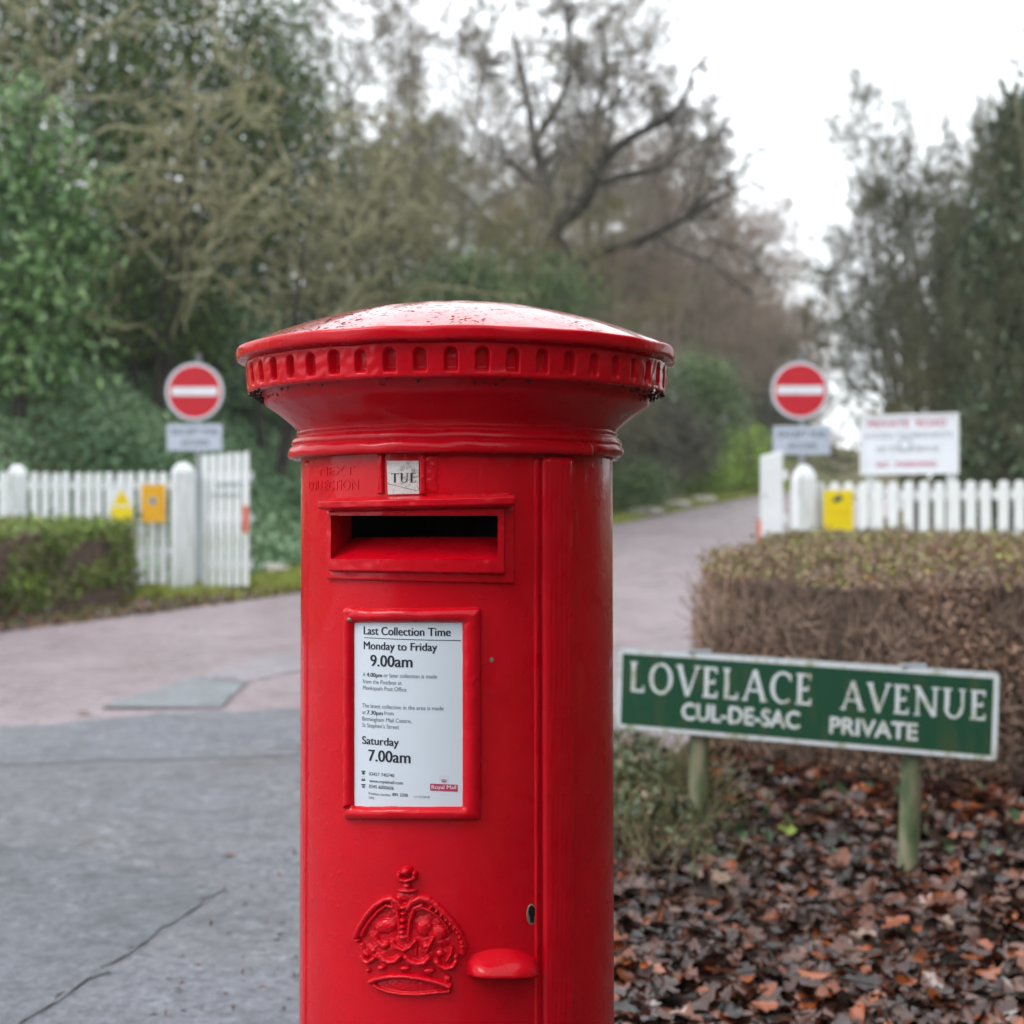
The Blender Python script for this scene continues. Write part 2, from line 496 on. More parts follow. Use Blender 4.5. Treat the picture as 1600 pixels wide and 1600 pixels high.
# the grey tarmac of the junction mouth lies over it
_FX = np.array([-45., -8., -4.2, -2.62, -2.2, -1.6, -1.15, -.3, .5, 1.0, 2.0])
_FY = np.array([3.3, 4.2, 6.5, 7.58, 8.02, 8.08, 8.1, 7.6, 6.95, 6.7, 6.4])
def apron():
    xs = np.unique(np.concatenate([np.linspace(-45, -8, 20), np.linspace(-8, 1.0, 110)]))
    V, rows = [], 60
    for x in xs:
        far = float(np.interp(x, _FX, _FY)) + .42 * (float(vnoise(x * 1.7, 3.0, 33)) - .5) + .12 * (float(vnoise(x * 9.0, 1.0, 34)) - .5)
        near = -25.0
        if x > 0: near = float(np.interp(x, [0, .03, .22, .52, .80, 1.0], [-25, 2.05, 4.0, 5.8, 6.6, 6.69]))
        ts = np.linspace(0, 1, rows) ** (.6)
        ys = near + (far - near) * ts
        V.append(np.stack([np.full(rows, x), ys, base_h(ys) + .009], -1))
    V = np.array(V).reshape(-1, 3)
    i = np.arange(len(xs) * rows).reshape(len(xs), rows)
    Fq = np.stack([i[:-1, :-1], i[1:, :-1], i[1:, 1:], i[:-1, 1:]], -1).reshape(-1, 4)
    return tag(link('road', np_mesh('junction_tarmac', V, Fq, True), M['tarmac_grey']), kind='structure')
apron_o = apron()
def px_poly(pts): return [px_ground(*p) for p in pts]
_rp = flat_patch('tarmac_patch', M['tarmac_blue'], px_poly([(165, 1107), (345, 1107), (386, 1069), (306, 1060), (235, 1083)]), .013, road)
flat_patch('tarmac_patch', M['tarmac_mid'], px_poly([(388, 1067), (480, 1048), (480, 1020), (420, 1024), (310, 1058)]), .009, road)
flat_patch('joint', M['joint'], px_poly([(160, 1110), (345, 1110), (345, 1107.8), (160, 1106.8)]), .016, road, .003)
flat_patch('joint', M['joint'], px_poly([(345, 1108), (347, 1108), (387, 1070), (385, 1069)]), .016, road, .003)
flat_patch('tarmac_patch', M['tarmac_patch'], px_poly([(-700, 1310), (60, 1329), (140, 1345), (250, 1371), (352, 1396), (262, 1452), (240, 1470), (130, 1540), (38, 1602), (-160, 1720), (-900, 1720)]), .013, apron_o)
flat_patch('joint', M['joint'], px_poly([(-10, 1198), (90, 1195), (170, 1190), (240, 1191), (320, 1187), (400, 1186), (480, 1180), (480, 1181), (400, 1187.2), (320, 1188.6), (240, 1192.5), (170, 1192), (90, 1196.6), (-10, 1199.6)]), .013, apron_o, .002)
flat_patch('joint', M['joint'], px_poly([(340, 1403), (300, 1427.5), (262, 1452.5), (263, 1453.6), (301, 1428.6)]), .016, apron_o, .0)
flat_patch('joint', M['joint'], px_poly([(250, 1460), (200, 1496), (168, 1517), (169.5, 1518), (202, 1497.2)]), .016, apron_o, .0)
flat_patch('joint', M['joint'], px_poly([(150, 1528), (130, 1541), (88, 1572), (38, 1602), (41, 1602), (90, 1573), (132, 1542)]), .016, apron_o, .0)

# ------------------------------------------------------------------ text
_txt_cache = {}
def text_mesh(body, bold=0.0):
    """flat text: (verts 2-D scaled so cap height = 1, faces)"""
    key = (body, bold)
    if key in _txt_cache: return _txt_cache[key]
    def conv(s):
        cu = bpy.data.curves.new('text', 'FONT')
        cu.body = s
        cu.size = 1.0
        cu.offset = bold
        cu.resolution_u = 4
        ob = bpy.data.objects.new('text', cu)
        COL.objects.link(ob)
        bpy.context.view_layer.update()
        me = bpy.data.meshes.new_from_object(ob.evaluated_get(bpy.context.evaluated_depsgraph_get()))
        V = np.zeros(len(me.vertices) * 3, np.float32)
        me.vertices.foreach_get('co', V)
        F = [tuple(p.vertices) for p in me.polygons]
        bpy.data.objects.remove(ob); bpy.data.curves.remove(cu); bpy.data.meshes.remove(me)
        return V.reshape(-1, 3)[:, :2].copy(), F
    if 'H' not in _txt_cache:
        v, _ = conv('H') if False else (None, None)
        _txt_cache['H'] = None
        b2 = bold
        cap = None
    V, F = conv(body)
    capV, _ = conv('H')
    V = V / max(1e-6, capV[:, 1].max())
    _txt_cache[key] = (V, F)
    return V, F
def fit_text(body, u0, u1, v0, cap, bold=0.0):
    """text scaled to span u0..u1 with baseline v0 and the given cap height (2-D)"""
    V, F = text_mesh(body, bold)
    V = V.copy()
    a, b = V[:, 0].min(), V[:, 0].max()
    V[:, 0] = u0 + (V[:, 0] - a) / (b - a) * (u1 - u0)
    V[:, 1] = v0 + V[:, 1] * cap
    return V, F
def faces_by_size(F):
    d = {}
    for f in F: d.setdefault(len(f), []).append(f)
    return [np.array(x) for x in d.values()]

# strokes for the roman lettering
def q(p, r, w, w2=None):
    p, r = np.array(p, float), np.array(r, float)
    d = (r - p) / np.linalg.norm(r - p)
    n = np.array([-d[1], d[0]])
    w2 = w if w2 is None else w2
    return [p + n * w / 2, p - n * w / 2, r - n * w2 / 2, r + n * w2 / 2]
def rect(x0, y0, x1, y1): return [(x0, y0), (x1, y0), (x1, y1), (x0, y1)]
def arc(cx, cy, rx, ry, a0, a1, tk, tn, n=18):
    out = []
    for i in range(n):
        qd = []
        for t in (a0 + (a1 - a0) * i / n, a0 + (a1 - a0) * (i + 1) / n):
            c, s = math.cos(t), math.sin(t)
            w = tn + (tk - tn) * abs(c)
            qd.append(((cx + (rx - w) * c, cy + (ry - tn - (w - tn) * .3) * s), (cx + rx * c, cy + ry * s)))
        out.append([qd[0][0], qd[0][1], qd[1][1], qd[1][0]])
    return out
def roman(ch, tk, tn, sf):
    """strokes of a capital, unit height; returns (list of quads, advance)"""
    h = tn * .7
    if ch == 'L':
        return [rect(.08, 0, .08 + tk, 1), rect(.08 + tk, 0, .56, tn), rect(.56 - h, tn, .56, tn + .12 * sf + .02), rect(.08 - .06 * sf - .001, 1 - h, .08, 1), rect(.08 + tk, 1 - h, .08 + tk + .06 * sf + .001, 1)], .62
    if ch == 'E':
        r = [rect(.08, 0, .08 + tk, 1), rect(.08 + tk, 0, .55, tn), rect(.08 + tk, 1 - tn, .53, 1), rect(.08 + tk, .5 - tn / 2, .46, .5 + tn / 2)]
        r += [rect(.55 - h, tn, .55, tn + .11 * sf + .02), rect(.53 - h, 1 - tn - .1 * sf - .02, .53, 1 - tn), rect(.46 - h * .8, .5 + tn / 2, .46, .5 + tn / 2 + .07 * sf + .01)]
        r += [rect(.08 - .06 * sf - .001, 1 - h, .08, 1), rect(.08 - .06 * sf - .001, 0, .08, h)]
        return r, .63
    if ch == 'O':
        return arc(.46, .5, .43, .52, 0, 2 * math.pi, tk, tn, 30), .93
    if ch == 'C':
        return arc(.46, .5, .43, .52, math.radians(52), math.radians(308), tk, tn, 24) + [rect(.68, .72, .68 + h, .94)], .80
    if ch == 'A':
        return [q((.42, 1.0), (.10, 0), tn * .9), q((.43, 1.0), (.76, 0), tk), rect(.22, .30, .60, .30 + tn * .8)] + [rect(.0, 0, .2, h * .8 * sf + .02), rect(.64, 0, .88, h * .8 * sf + .02)], .86
    if ch == 'V':
        return [q((.10, 1.0), (.42, 0.0), tk), q((.76, 1.0), (.43, 0), tn * .9)] + [rect(-.02, 1 - h * .8 * sf - .02, .22, 1), rect(.64, 1 - h * .8 * sf - .02, .86, 1)], .84
    if ch == 'N':
        return [rect(.10, 0, .10 + tn, 1), rect(.70, 0, .70 + tn, 1), q((.12, .98), (.72, .02), tk)] + [rect(.02, 0, .24, h * .8 * sf + .02), rect(.62, 1 - h * .8 * sf - .02, .9, 1), rect(.0, 1 - h * .8 * sf - .02, .12, 1)], .90
    if ch == 'U':
        return [rect(.10, .34, .10 + tk, 1), rect(.66, .34, .66 + tn, 1)] + arc(.42 - (tk - tn) * .1, .36, .34 if tk == tn else .325, .38, math.pi, 2 * math.pi, (tk + tn) / 2, tn, 14) + [rect(.02, 1 - h * .8 * sf - .02, .10 + tk + .08, 1), rect(.58, 1 - h * .8 * sf - .02, .82, 1)], .86
    if ch == 'T':
        return [rect(.38 - tk / 2, 0, .38 + tk / 2, 1 - tn), rect(.02, 1 - tn, .74, 1), rect(.02, 1 - tn - .13 * sf, .02 + h, 1 - tn), rect(.74 - h, 1 - tn - .13 * sf, .74, 1 - tn), rect(.26, 0, .50, h * .8)], .78
    return [], .5
def roman_text(s, tk=.16, tn=.11, sf=1.0, gap=.06):
    Q, x = [], 0.0
    for ch in s:
        qs, adv = roman(ch, tk, tn, sf)
        for a in qs: Q.append(np.array([(p[0] + x, p[1]) for p in a]))
        x += adv + gap
    return Q

# ------------------------------------------------------------------ the pillar box
BX, BY = (714.7 - 800) / F_PX * 2.29, 2.29
BANG = math.atan2(BX, BY)                       # turned so that theta = 0 looks at the lens
box = empty('pillar_box', (BX, BY, 0), BANG, 'red cast iron pillar box with fluted round cap and white collection notice', 'postbox')
cB, sB = math.cos(BANG), math.sin(BANG)
def to_world(P):
    P = np.asarray(P, float)
    x = P[..., 0] * cB - P[..., 1] * sB + BX
    y = P[..., 0] * sB + P[..., 1] * cB + BY
    return np.stack([x, y, P[..., 2]], -1)
def cyl(th, r, z):
    th, r, z = np.broadcast_arrays(th, r, z)
    return np.stack([r * np.sin(th), -r * np.cos(th), z], -1)
def body_r(z): return .2374 + (1.35 - np.asarray(z, float)) * .0022
def box_px(th, z, h=0.0): return project(to_world(cyl(th, body_r(z) + h, z)))
_TH = np.linspace(-1.35, 1.35, 2701)
def inv(px, py, h=0.0):
    """photograph point on the box surface -> (theta, z)"""
    th, z = 0.0, 1.0
    for _ in range(6):
        xs, ys = box_px(_TH, np.full_like(_TH, z), h)
        th = float(np.interp(px, xs, _TH))
        D = 2.2916 - float(body_r(z) + h) * math.cos(th)
        x1, y1 = box_px(np.array([th]), np.array([z]), h)
        z = z + (float(y1[0]) - py) * D / F_PX
    return th, z
rng = np.random.default_rng(7)
def hf_patch(name, rectpx, fn, mat, parent, step=.0009, sunk=-.002, cut=None, low=-.055):
    """relief on the curved body: fn(px,py) gives the height above the body in metres"""
    x0, y0, x1, y1 = rectpx
    c = [inv(x, y) for x in (x0, x1) for y in (y0, y1)]
    ta, tb = min(a[0] for a in c), max(a[0] for a in c)
    za, zb = min(a[1] for a in c), max(a[1] for a in c)
    nt, nz = int((tb - ta) * .238 / step) + 2, int((zb - za) / step) + 2
    T, Z = np.meshgrid(np.linspace(ta, tb, nt), np.linspace(za, zb, nz))
    PX, PY = box_px(T, Z)
    H = fn(PX, PY)
    H = np.maximum(H, low)
    keep = H > sunk + 1e-5 if cut is None else (H > low + 1e-4) & ((H > sunk + 1e-5) | (H < sunk - 1e-5))
    V = cyl(T, body_r(Z) + H, Z)
    i = np.arange(nt * nz).reshape(nz, nt)
    Fq = np.stack([i[:-1, :-1], i[:-1, 1:], i[1:, 1:], i[1:, :-1]], -1)
    k = keep[:-1, :-1] | keep[:-1, 1:] | keep[1:, 1:] | keep[1:, :-1]
    if cut is not None:
        bad = H < low + 1e-4
        k &= ~(bad[:-1, :-1] | bad[:-1, 1:] | bad[1:, 1:] | bad[1:, :-1])
    Fq = Fq[k]
    used = np.unique(Fq)
    mp = -np.ones(nt * nz, int); mp[used] = np.arange(len(used))
    return link(name, np_mesh(name, V.reshape(-1, 3)[used], mp[Fq], True), mat, parent)
def rbox(px, py, x0, y0, x1, y1, r=0.0):
    cx, cy2, hx, hy = (x0 + x1) / 2, (y0 + y1) / 2, (x1 - x0) / 2 - r, (y1 - y0) / 2 - r
    dx, dy = np.abs(px - cx) - hx, np.abs(py - cy2) - hy
    return np.hypot(np.maximum(dx, 0), np.maximum(dy, 0)) + np.minimum(np.maximum(dx, dy), 0) - r
def slab(d, H, bev, sunk=-.002):
    t = np.clip(-d / bev, 0, 1)
    return np.where(d < 0, H * np.sqrt(1 - (1 - t) ** 2), sunk)
def segd(px, py, pts):
    d = np.full(px.shape, 1e9)
    for (ax, ay), (bx, by) in zip(pts[:-1], pts[1:]):
        vx, vy = bx - ax, by - ay
        t = np.clip(((px - ax) * vx + (py - ay) * vy) / (vx * vx + vy * vy + 1e-9), 0, 1)
        d = np.minimum(d, np.hypot(px - ax - t * vx, py - ay - t * vy))
    return d
def tube_h(d, r, H, sunk=-.002):
    return np.where(d < r, H * np.sqrt(np.maximum(0, 1 - (d / r) ** 2)), sunk)
def blob(px, py, x, y, rx, ry, H, sunk=-.002):
    d = np.hypot((px - x) / rx, (py - y) / ry)
    return np.where(d < 1, H * np.sqrt(np.maximum(0, 1 - d * d)), sunk)

def lathe(name, prof, mat, parent, seg=256, smooth_shade=True, wob=.0006, fn=None, ths=None):
    prof = np.array(prof, float)
    closed = ths is None
    th = np.linspace(-math.pi, math.pi, seg, endpoint=False) if closed else ths
    T, I = np.meshgrid(th, np.arange(len(prof)))
    R, Z = prof[I, 0], prof[I, 1]
    if wob:
        R = R + wob * (vnoise(np.cos(T) * 9 + 50, np.sin(T) * 9 + 50 + Z * 60, 3) - .5) * 2 * (R > .02)
        Z = Z + wob * (vnoise(np.cos(T) * 7 + 90, np.sin(T) * 7 + 20, 5) - .5) * 2 * (R > .02)
    if fn is not None: R, Z = fn(T, R, Z)
    V = cyl(T, R, Z).reshape(-1, 3)
    n, m = T.shape
    i = np.arange(n * m).reshape(n, m)
    if closed:
        i = np.concatenate([i, i[:, :1]], 1)
    Fq = np.stack([i[:-1, :-1], i[:-1, 1:], i[1:, 1:], i[1:, :-1]], -1).reshape(-1, 4)
    return link(name, np_mesh(name, V, Fq, smooth_shade), mat, parent)
def curve_pts(pts, n=8):
    """Catmull-Rom through profile points"""
    P = np.array(pts, float)
    P = np.vstack([2 * P[0] - P[1], P, 2 * P[-1] - P[-2]])
    out = []
    for k in range(1, len(P) - 2):
        for t in np.linspace(0, 1, n, endpoint=False):
            a, b, c, d = P[k - 1:k + 3]
            out.append(.5 * ((2 * b) + (c - a) * t + (2 * a - 5 * b + 4 * c - d) * t * t + (3 * b - a - 3 * c + d) * t ** 3))
    out.append(P[-2])
    return out
# the slot opening on the surface
t_l, z_t = inv(527, 806); t_r, z_b = inv(776, 873)
# body with an opening behind the slot
def tube_grid(ths, zs, hole, extra, name, mat, closed):
    T, Z = np.meshgrid(ths, zs)
    V = cyl(T, body_r(Z) + extra, Z).reshape(-1, 3)
    n, m = T.shape
    i = np.arange(n * m).reshape(n, m)
    if closed: i = np.concatenate([i, i[:, :1]], 1)
    Fq = np.stack([i[:-1, :-1], i[:-1, 1:], i[1:, 1:], i[1:, :-1]], -1)
    tc = (np.append(ths, ths[0] + 2 * math.pi) if closed else ths)
    tm = (tc[:-1] + tc[1:]) / 2
    zm = (zs[:-1] + zs[1:]) / 2
    inh = (tm[None, :] > hole[0]) & (tm[None, :] < hole[1]) & (zm[:, None] > hole[2]) & (zm[:, None] < hole[3])
    return link(name, np_mesh(name, V, Fq[~inh], True), mat, box)
hole = (t_l - .008, t_r + .008, z_b - .004, z_t + .004)
ths = np.unique(np.concatenate([np.linspace(-math.pi, math.pi, 257)[:-1], hole[:2]]))
zs = np.unique(np.concatenate([np.linspace(.20, 1.35, 70), hole[2:]]))
tube_grid(ths, zs, hole, 0.0, 'body', M['paint'], True)
lathe('plinth', [(.236, .21), (.262, .19), (.270, .17), (.270, .02), (.268, .0)], M['paint'], box, 128)
TD_L, TD_R = inv(480, 1100)[0], inv(836, 1100)[0]
ths = np.unique(np.concatenate([np.linspace(TD_L, TD_R, 120), hole[:2]]))
zs = np.unique(np.concatenate([np.linspace(.24, 1.3440, 120), hole[2:]]))
door = tube_grid(ths, zs, hole, .0022, 'door', M['paint'], False)
# raised strips up both sides of the door
def strip(name, pts, z0, z1):
    """pts: (px measured at mid height, height) profile swept up the body"""
    th = np.array([inv(p[0], 1100)[0] for p in pts]); hh = np.array([p[1] for p in pts])
    tf = np.unique(np.concatenate([np.linspace(th[0], th[-1], 60), th]))
    hf = np.interp(tf, th, hh)
    zs = np.linspace(z0, z1, 160)
    T, Z = np.meshgrid(tf, zs)
    H = np.broadcast_to(hf, T.shape) + np.where(hf > 0, 1, 0) * .0009 * (vnoise(T * 60 + 40, Z * 30, 11) - .5)
    V = cyl(T, body_r(Z) + H, Z)
    n, m = T.shape
    i = np.arange(n * m).reshape(n, m)
    Fq = np.stack([i[:-1, :-1], i[:-1, 1:], i[1:, 1:], i[1:, :-1]], -1).reshape(-1, 4)
    V = V.reshape(-1, 3)
    Vt = cyl(tf, body_r(z1) - .004, np.full_like(tf, z1))
    base = len(V)
    top = np.stack([i[-1, :-1], i[-1, 1:], base + np.arange(1, m), base + np.arange(m - 1)], -1)
    return link(name, np_mesh(name, np.vstack([V, Vt]), np.vstack([Fq, top]), True), M['paint'], box)
strip('door_edge', [(832, -.001), (833.5, .0035), (835, .0052), (838, .0052), (840, .0035), (841, -.001)], .24, 1.3435)
strip('door_strip', [(844, -.001), (845, .005), (848, .0095), (854, .0115), (870, .0122), (883, .0118), (888, .0105), (890.5, .007), (891.5, -.001)], .24, 1.3442)
strip('door_edge', [(475.5, -.001), (476.5, .003), (479, .0045), (482, .0045), (484, .002), (485, -.001)], .24, 1.3435)

# cap: dome and rim
dome = [(r, 1.5135 + .072 * (1 - (r / .326) ** 2.05)) for r in np.concatenate([np.linspace(.0005, .30, 26), np.linspace(.306, .326, 6)])]
rim = curve_pts([(.326, 1.5135), (.3308, 1.5124), (.3334, 1.5102), (.3342, 1.5065), (.3340, 1.5005), (.3332, 1.4968), (.3312, 1.4946), (.3270, 1.4938)], 4)
lathe('dome', dome, M['cap_paint'], box, 320, wob=.0009)
lathe('rim', [dome[-1]] + rim[1:] + [(.3205, 1.4932), (.318, 1.491)], M['paint'], box, 320, wob=.0009)
# frieze with flutes
NF = 48
def flutes(T, R, Z):
    ph = (T - .0475) / (2 * math.pi / NF)
    k = np.round(ph)
    s = (ph - k) * (2 * math.pi / NF) * .32
    rnd = vnoise(k * 3.7 + 100, k * 0 + 4, 9) - .5
    zc, top, bot = 1.468, 1.4860 + rnd * .002, 1.4515
    w = .0094 + rnd * .0014
    dx = np.abs(s) - w
    dz = np.where(Z > top - w, np.hypot(s, Z - (top - w)) - w, np.maximum(dx, bot - Z))
    dep = (.0125 + .004 * rnd) * smooth(0, .0034, -dz) * smooth(bot - .001, bot + .009, Z)
    lump = .0010 * (vnoise(T * 40 + 200, Z * 120, 21) - .5)
    return R - dep + lump, Z
fr = [(.3185, 1.4925), (.3203, 1.4905)] + [(.3205 - (1.489 - z) * .08, z) for z in np.linspace(1.489, 1.449, 44)] + [(.3165, 1.4465), (.3135, 1.4452), (.305, 1.4455), (.297, 1.4475)]
lathe('frieze', fr, M['paint'], box, 1536, wob=.0004, fn=flutes)
# cornice: cove, neck and rolls
cor = curve_pts([(.300, 1.448), (.2955, 1.440), (.2906, 1.4306), (.2790, 1.4225), (.268, 1.4150), (.2550, 1.4040), (.2460, 1.3950), (.2425, 1.3890)], 6)
cor += curve_pts([(.2445, 1.3880), (.2452, 1.3865), (.2440, 1.3845), (.2435, 1.3815)], 4)
cor += curve_pts([(.2470, 1.3800), (.2505, 1.3765), (.2520, 1.3720), (.2515, 1.3690)], 4)
cor += curve_pts([(.2500, 1.3680), (.2525, 1.3665), (.2545, 1.3620), (.2538, 1.3575), (.2500, 1.3540), (.2465, 1.3530), (.2455, 1.3490), (.2380, 1.3500)], 4)
lathe('cornice', cor, M['paint'], box, 256, wob=.0007)
lip = curve_pts([(.2500, 1.3672), (.2540, 1.3655), (.2572, 1.3610), (.2582, 1.3560), (.2572, 1.3512), (.2535, 1.3492), (.2450, 1.3520), (.2375, 1.3535)], 5)
t_lip = inv(915, 712)[0]
lathe('hood_lip', lip, M['paint'], box, wob=.0009, ths=np.linspace(-math.pi * .62, t_lip, 150), fn=lambda T, R, Z: (R - .012 * smooth(t_lip - .03, t_lip, T), Z))
# slot surround
def slot_fn(px, py):
    n = vnoise(px / 9, py / 9, 2) - .5
    yy = py + (px - 650) * .028 * np.clip((848 - py) / 70, -1, 1)
    sx = lambda h: px + (px - 715) * 4.65 * h        # where a point standing h proud is seen
    h = slab(rbox(sx(.0085), yy, 507, 795, 806, 909, 3), .0085, 4)
    h = np.maximum(h, slab(rbox(sx(.0175), yy, 509, 794, 792, 896, 3), .0175, 5))
    hood = rbox(sx(.030), yy, 494, 774, 808, 796, 5)
    prof = .012 + .022 * smooth(772, 782, yy)
    h = np.maximum(h, np.where(hood < 0, prof * np.sqrt(1 - (1 - np.clip(-hood / 6, 0, 1)) ** 2), -.002))
    h = h + np.where(h > 0, .0011 * n, 0)
    op = rbox(sx(.0172), py, 517, 806, 777.5, 873, 3)
    return np.where(op < 0, -.2, h)
hf_patch('slot_surround', (490, 766, 812, 914), slot_fn, M['paint'], door, .0008, low=-.07, cut=True)
# lining of the slot: jambs and a sill that slopes up and inwards
def lining():
    th_n = math.radians(-17.5)
    inw = np.array([-math.sin(th_n), math.cos(th_n), 0.0])
    mb = MB()
    def P(px, py, h): 
        th, z = inv(px, py)
        return cyl(np.array(th), body_r(z) + h, np.array(z))
    xs = np.linspace(529.8, 774, 24)
    hs = .0168
    for a_, b_ in zip(xs[:-1], xs[1:]):
        p, r_ = P(a_, 873.5, hs), P(b_, 873.5, hs)
        k0, k1 = .076, .076
        mb.add([p, r_, r_ + inw * k1 + [0, 0, .030], p + inw * k0 + [0, 0, .030]], [(0, 1, 2, 3)])
        p, r_ = P(a_, 805.5, hs), P(b_, 805.5, hs)
        mb.add([p, r_, r_ + inw * .05, p + inw * .05], [(3, 2, 1, 0)])
    for x in (530.2, 773.7):
        p, r_ = P(x, 805.5, hs), P(x, 873.5, hs)
        mb.add([p, r_, r_ + inw * .07, p + inw * .07], [(0, 1, 2, 3)])
    mb.build('slot_lining', M['paint'], door)
lining()
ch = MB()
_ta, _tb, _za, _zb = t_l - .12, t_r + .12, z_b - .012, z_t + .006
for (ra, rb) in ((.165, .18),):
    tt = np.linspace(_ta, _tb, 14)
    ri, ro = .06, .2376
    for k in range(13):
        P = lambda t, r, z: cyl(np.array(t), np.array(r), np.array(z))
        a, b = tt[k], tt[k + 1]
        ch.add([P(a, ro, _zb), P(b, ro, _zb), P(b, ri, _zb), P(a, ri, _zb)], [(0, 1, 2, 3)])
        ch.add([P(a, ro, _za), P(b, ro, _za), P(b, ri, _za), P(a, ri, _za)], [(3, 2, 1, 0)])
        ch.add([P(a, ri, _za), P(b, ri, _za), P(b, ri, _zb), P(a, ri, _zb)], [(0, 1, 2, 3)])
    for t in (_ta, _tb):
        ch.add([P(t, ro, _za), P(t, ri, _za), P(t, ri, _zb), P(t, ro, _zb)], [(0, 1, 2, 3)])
ch.build('chute', M['dark'], box)  # closed box behind the slot, its shade painted near-black
# day tablet and its holder
def ridge(x0, x1, H, bev):
    def fn(px, py):
        h = slab(rbox(px, py, x0, 709, x1, 773, 2), H, bev)
        return h + np.where(h > 0, .0008 * (vnoise(px / 5, py / 5, 4) - .5), 0)
    return fn
hf_patch('tablet_holder', (588, 708, 606, 776), ridge(592, 602, .0075, 3), M['paint'], door)
hf_patch('tablet_holder', (653, 708, 690, 776), lambda px, py: np.maximum(ridge(657, 667, .0078, 3)(px, py), ridge(659, 687, .0042, 12)(px, py)), M['paint'], door)
def bent(name, mat, parent, poly_px, h, n=10):
    """four corners in the photograph -> a curved plate at height h"""
    c = [inv(x, y, h) for x, y in poly_px]
    V = []
    for j in np.linspace(0, 1, 6):
        for i in np.linspace(0, 1, n):
            th = (c[0][0] * (1 - i) + c[1][0] * i) * (1 - j) + (c[3][0] * (1 - i) + c[2][0] * i) * j
            z = (c[0][1] * (1 - i) + c[1][1] * i) * (1 - j) + (c[3][1] * (1 - i) + c[2][1] * i) * j
            V.append(cyl(np.array(th), body_r(z) + h, np.array(z)))
    i = np.arange(6 * n).reshape(6, n)
    Fq = np.stack([i[:-1, :-1], i[1:, :-1], i[1:, 1:], i[:-1, 1:]], -1).reshape(-1, 4)
    return link(name, np_mesh(name, V, Fq, True), mat, parent)
tablet = bent('day_tablet', M['tablet'], box, [(604, 720), (654, 720), (655, 771.5), (606, 772.5)], .0035)
def surf_text(V, F, name, mat, parent, h, thick=0.0):
    """V in (arc length s on radius .2385, z)"""
    P = cyl(V[:, 0] / .2385, body_r(V[:, 1]) + h, V[:, 1])
    Fs = faces_by_size(F)
    return link(name, np_mesh(name, P, Fs), mat, parent)
def line(body, x0, x1, ybase, cap_px, mat, parent, h, bold=0.0, drop=0.0, name='lettering'):
    a, b = inv(x0, ybase, h), inv(x1, ybase + drop, h)
    cap = inv(x0, ybase - cap_px, h)[1] - a[1]
    V, F = fit_text(body, a[0] * .2385, b[0] * .2385, a[1], cap, 0.0)
    if bold:
        w = cap * bold * 3.2
        n = len(V)
        V = np.vstack([V - [w, 0], V + [w, 0]])
        F = list(F) + [tuple(i + n for i in f) for f in F]
        h = np.concatenate([np.full(n, h), np.full(n, h + 1.5e-5)])
    return surf_text(V, F, name, mat, parent, h)
def roman_on_box(s, x0, x1, ybase, cap_px, mat, parent, h, tk, tn, sf):
    a, b = inv(x0, ybase, h), inv(x1, ybase, h)
    cap = inv(x0, ybase - cap_px, h)[1] - a[1]
    Q = roman_text(s, tk, tn, sf)
    mx = max(p[:, 0].max() for p in Q); mn = min(p[:, 0].min() for p in Q)
    V, F = [], []
    for k, p in enumerate(Q):
        s_ = a[0] + (p[:, 0] - mn) / (mx - mn) * (b[0] - a[0])
        z_ = a[1] + p[:, 1] * cap
        F.append([len(V) + i for i in range(4)])
        for t, z in zip(s_, z_): V.append(cyl(np.array(t), body_r(z) + h + k * 3e-6, np.array(z)))
    return link('lettering', np_mesh('lettering', V, np.array(F)), mat, parent)
roman_on_box('TUE', 611, 649.5, 754, 14.5, M['ink'], tablet, .0040, .17, .055, 1.0)
tw = bent('crack', M['brass'], tablet, [(605, 755), (652, 766.5), (652, 767.3), (605, 755.9)], .0039, 4)
# cast words beside it
def cast_words():
    for s, x0, x1, yb, cp in (('NEXT', 502, 556, 743, 13), ('COLLECTION', 485, 562, 767, 15)):
        a, b = inv(x0, yb), inv(x1, yb)
        cap = inv(x0, yb - cp)[1] - a[1]
        V, F = fit_text(s, a[0] * .2385, b[0] * .2385, a[1], cap, .012)
        n = len(V)
        top = cyl(V[:, 0] / .2385, body_r(V[:, 1]) + .0031, V[:, 1])
        bot = cyl(V[:, 0] / .2385, body_r(V[:, 1]) + .0015, V[:, 1])
        edges = {}
        for f in F:
            for i in range(len(f)):
                e = (f[i], f[(i + 1) % len(f)])
                edges[e] = 1
        sides = [(e[0], e[1], n + e[1], n + e[0]) for e in edges if (e[1], e[0]) not in edges]
        link('cast_word', np_mesh('cast_word', np.vstack([top, bot]), faces_by_size(F) + [np.array(sides)], False), M['paint'], door)
cast_words()
# notice frame
def frame_fn(px, py):
    wob = (vnoise(px / 14, py / 14, 6) - .5)
    yy = py + (px - 650) * .02 * np.clip((1000 - py) / 120, -.2, 1)
    do = rbox(px + wob * 1.2, yy + wob * 1.5, 541, 949, 752, 1281, 7)
    di = rbox(px, yy + wob, 557, 973, 722, 1259, 2)
    t = np.clip(-do / (np.maximum(di, 0) - do + 1e-6), 0, 1)
    h = np.where((do < 0) & (di > -1.5), .0125 * np.sqrt(np.maximum(0, 1 - (2 * t - 1) ** 2)) + .0008 + .0012 * wob, -.002)
    h = np.maximum(h, blob(px, py, 552, 957, 13, 11, .0135))
    nick = segd(px, py, [(531, 1275), (552, 1259)]) < 3.0
    return np.where(nick, .0005, h)
frame = hf_patch('notice_frame', (532, 938, 760, 1288), frame_fn, M['paint'], box, .001)
hf_patch('screw', (543, 955, 566, 977), lambda px, py: blob(px, py, 554.5, 967, 6, 5.5, .0150), M['brass'], box, .0005)
plate = bent('notice_plate', M['paper'], box, [(554, 971), (725, 971), (725, 1262), (551, 1262)], .0040)
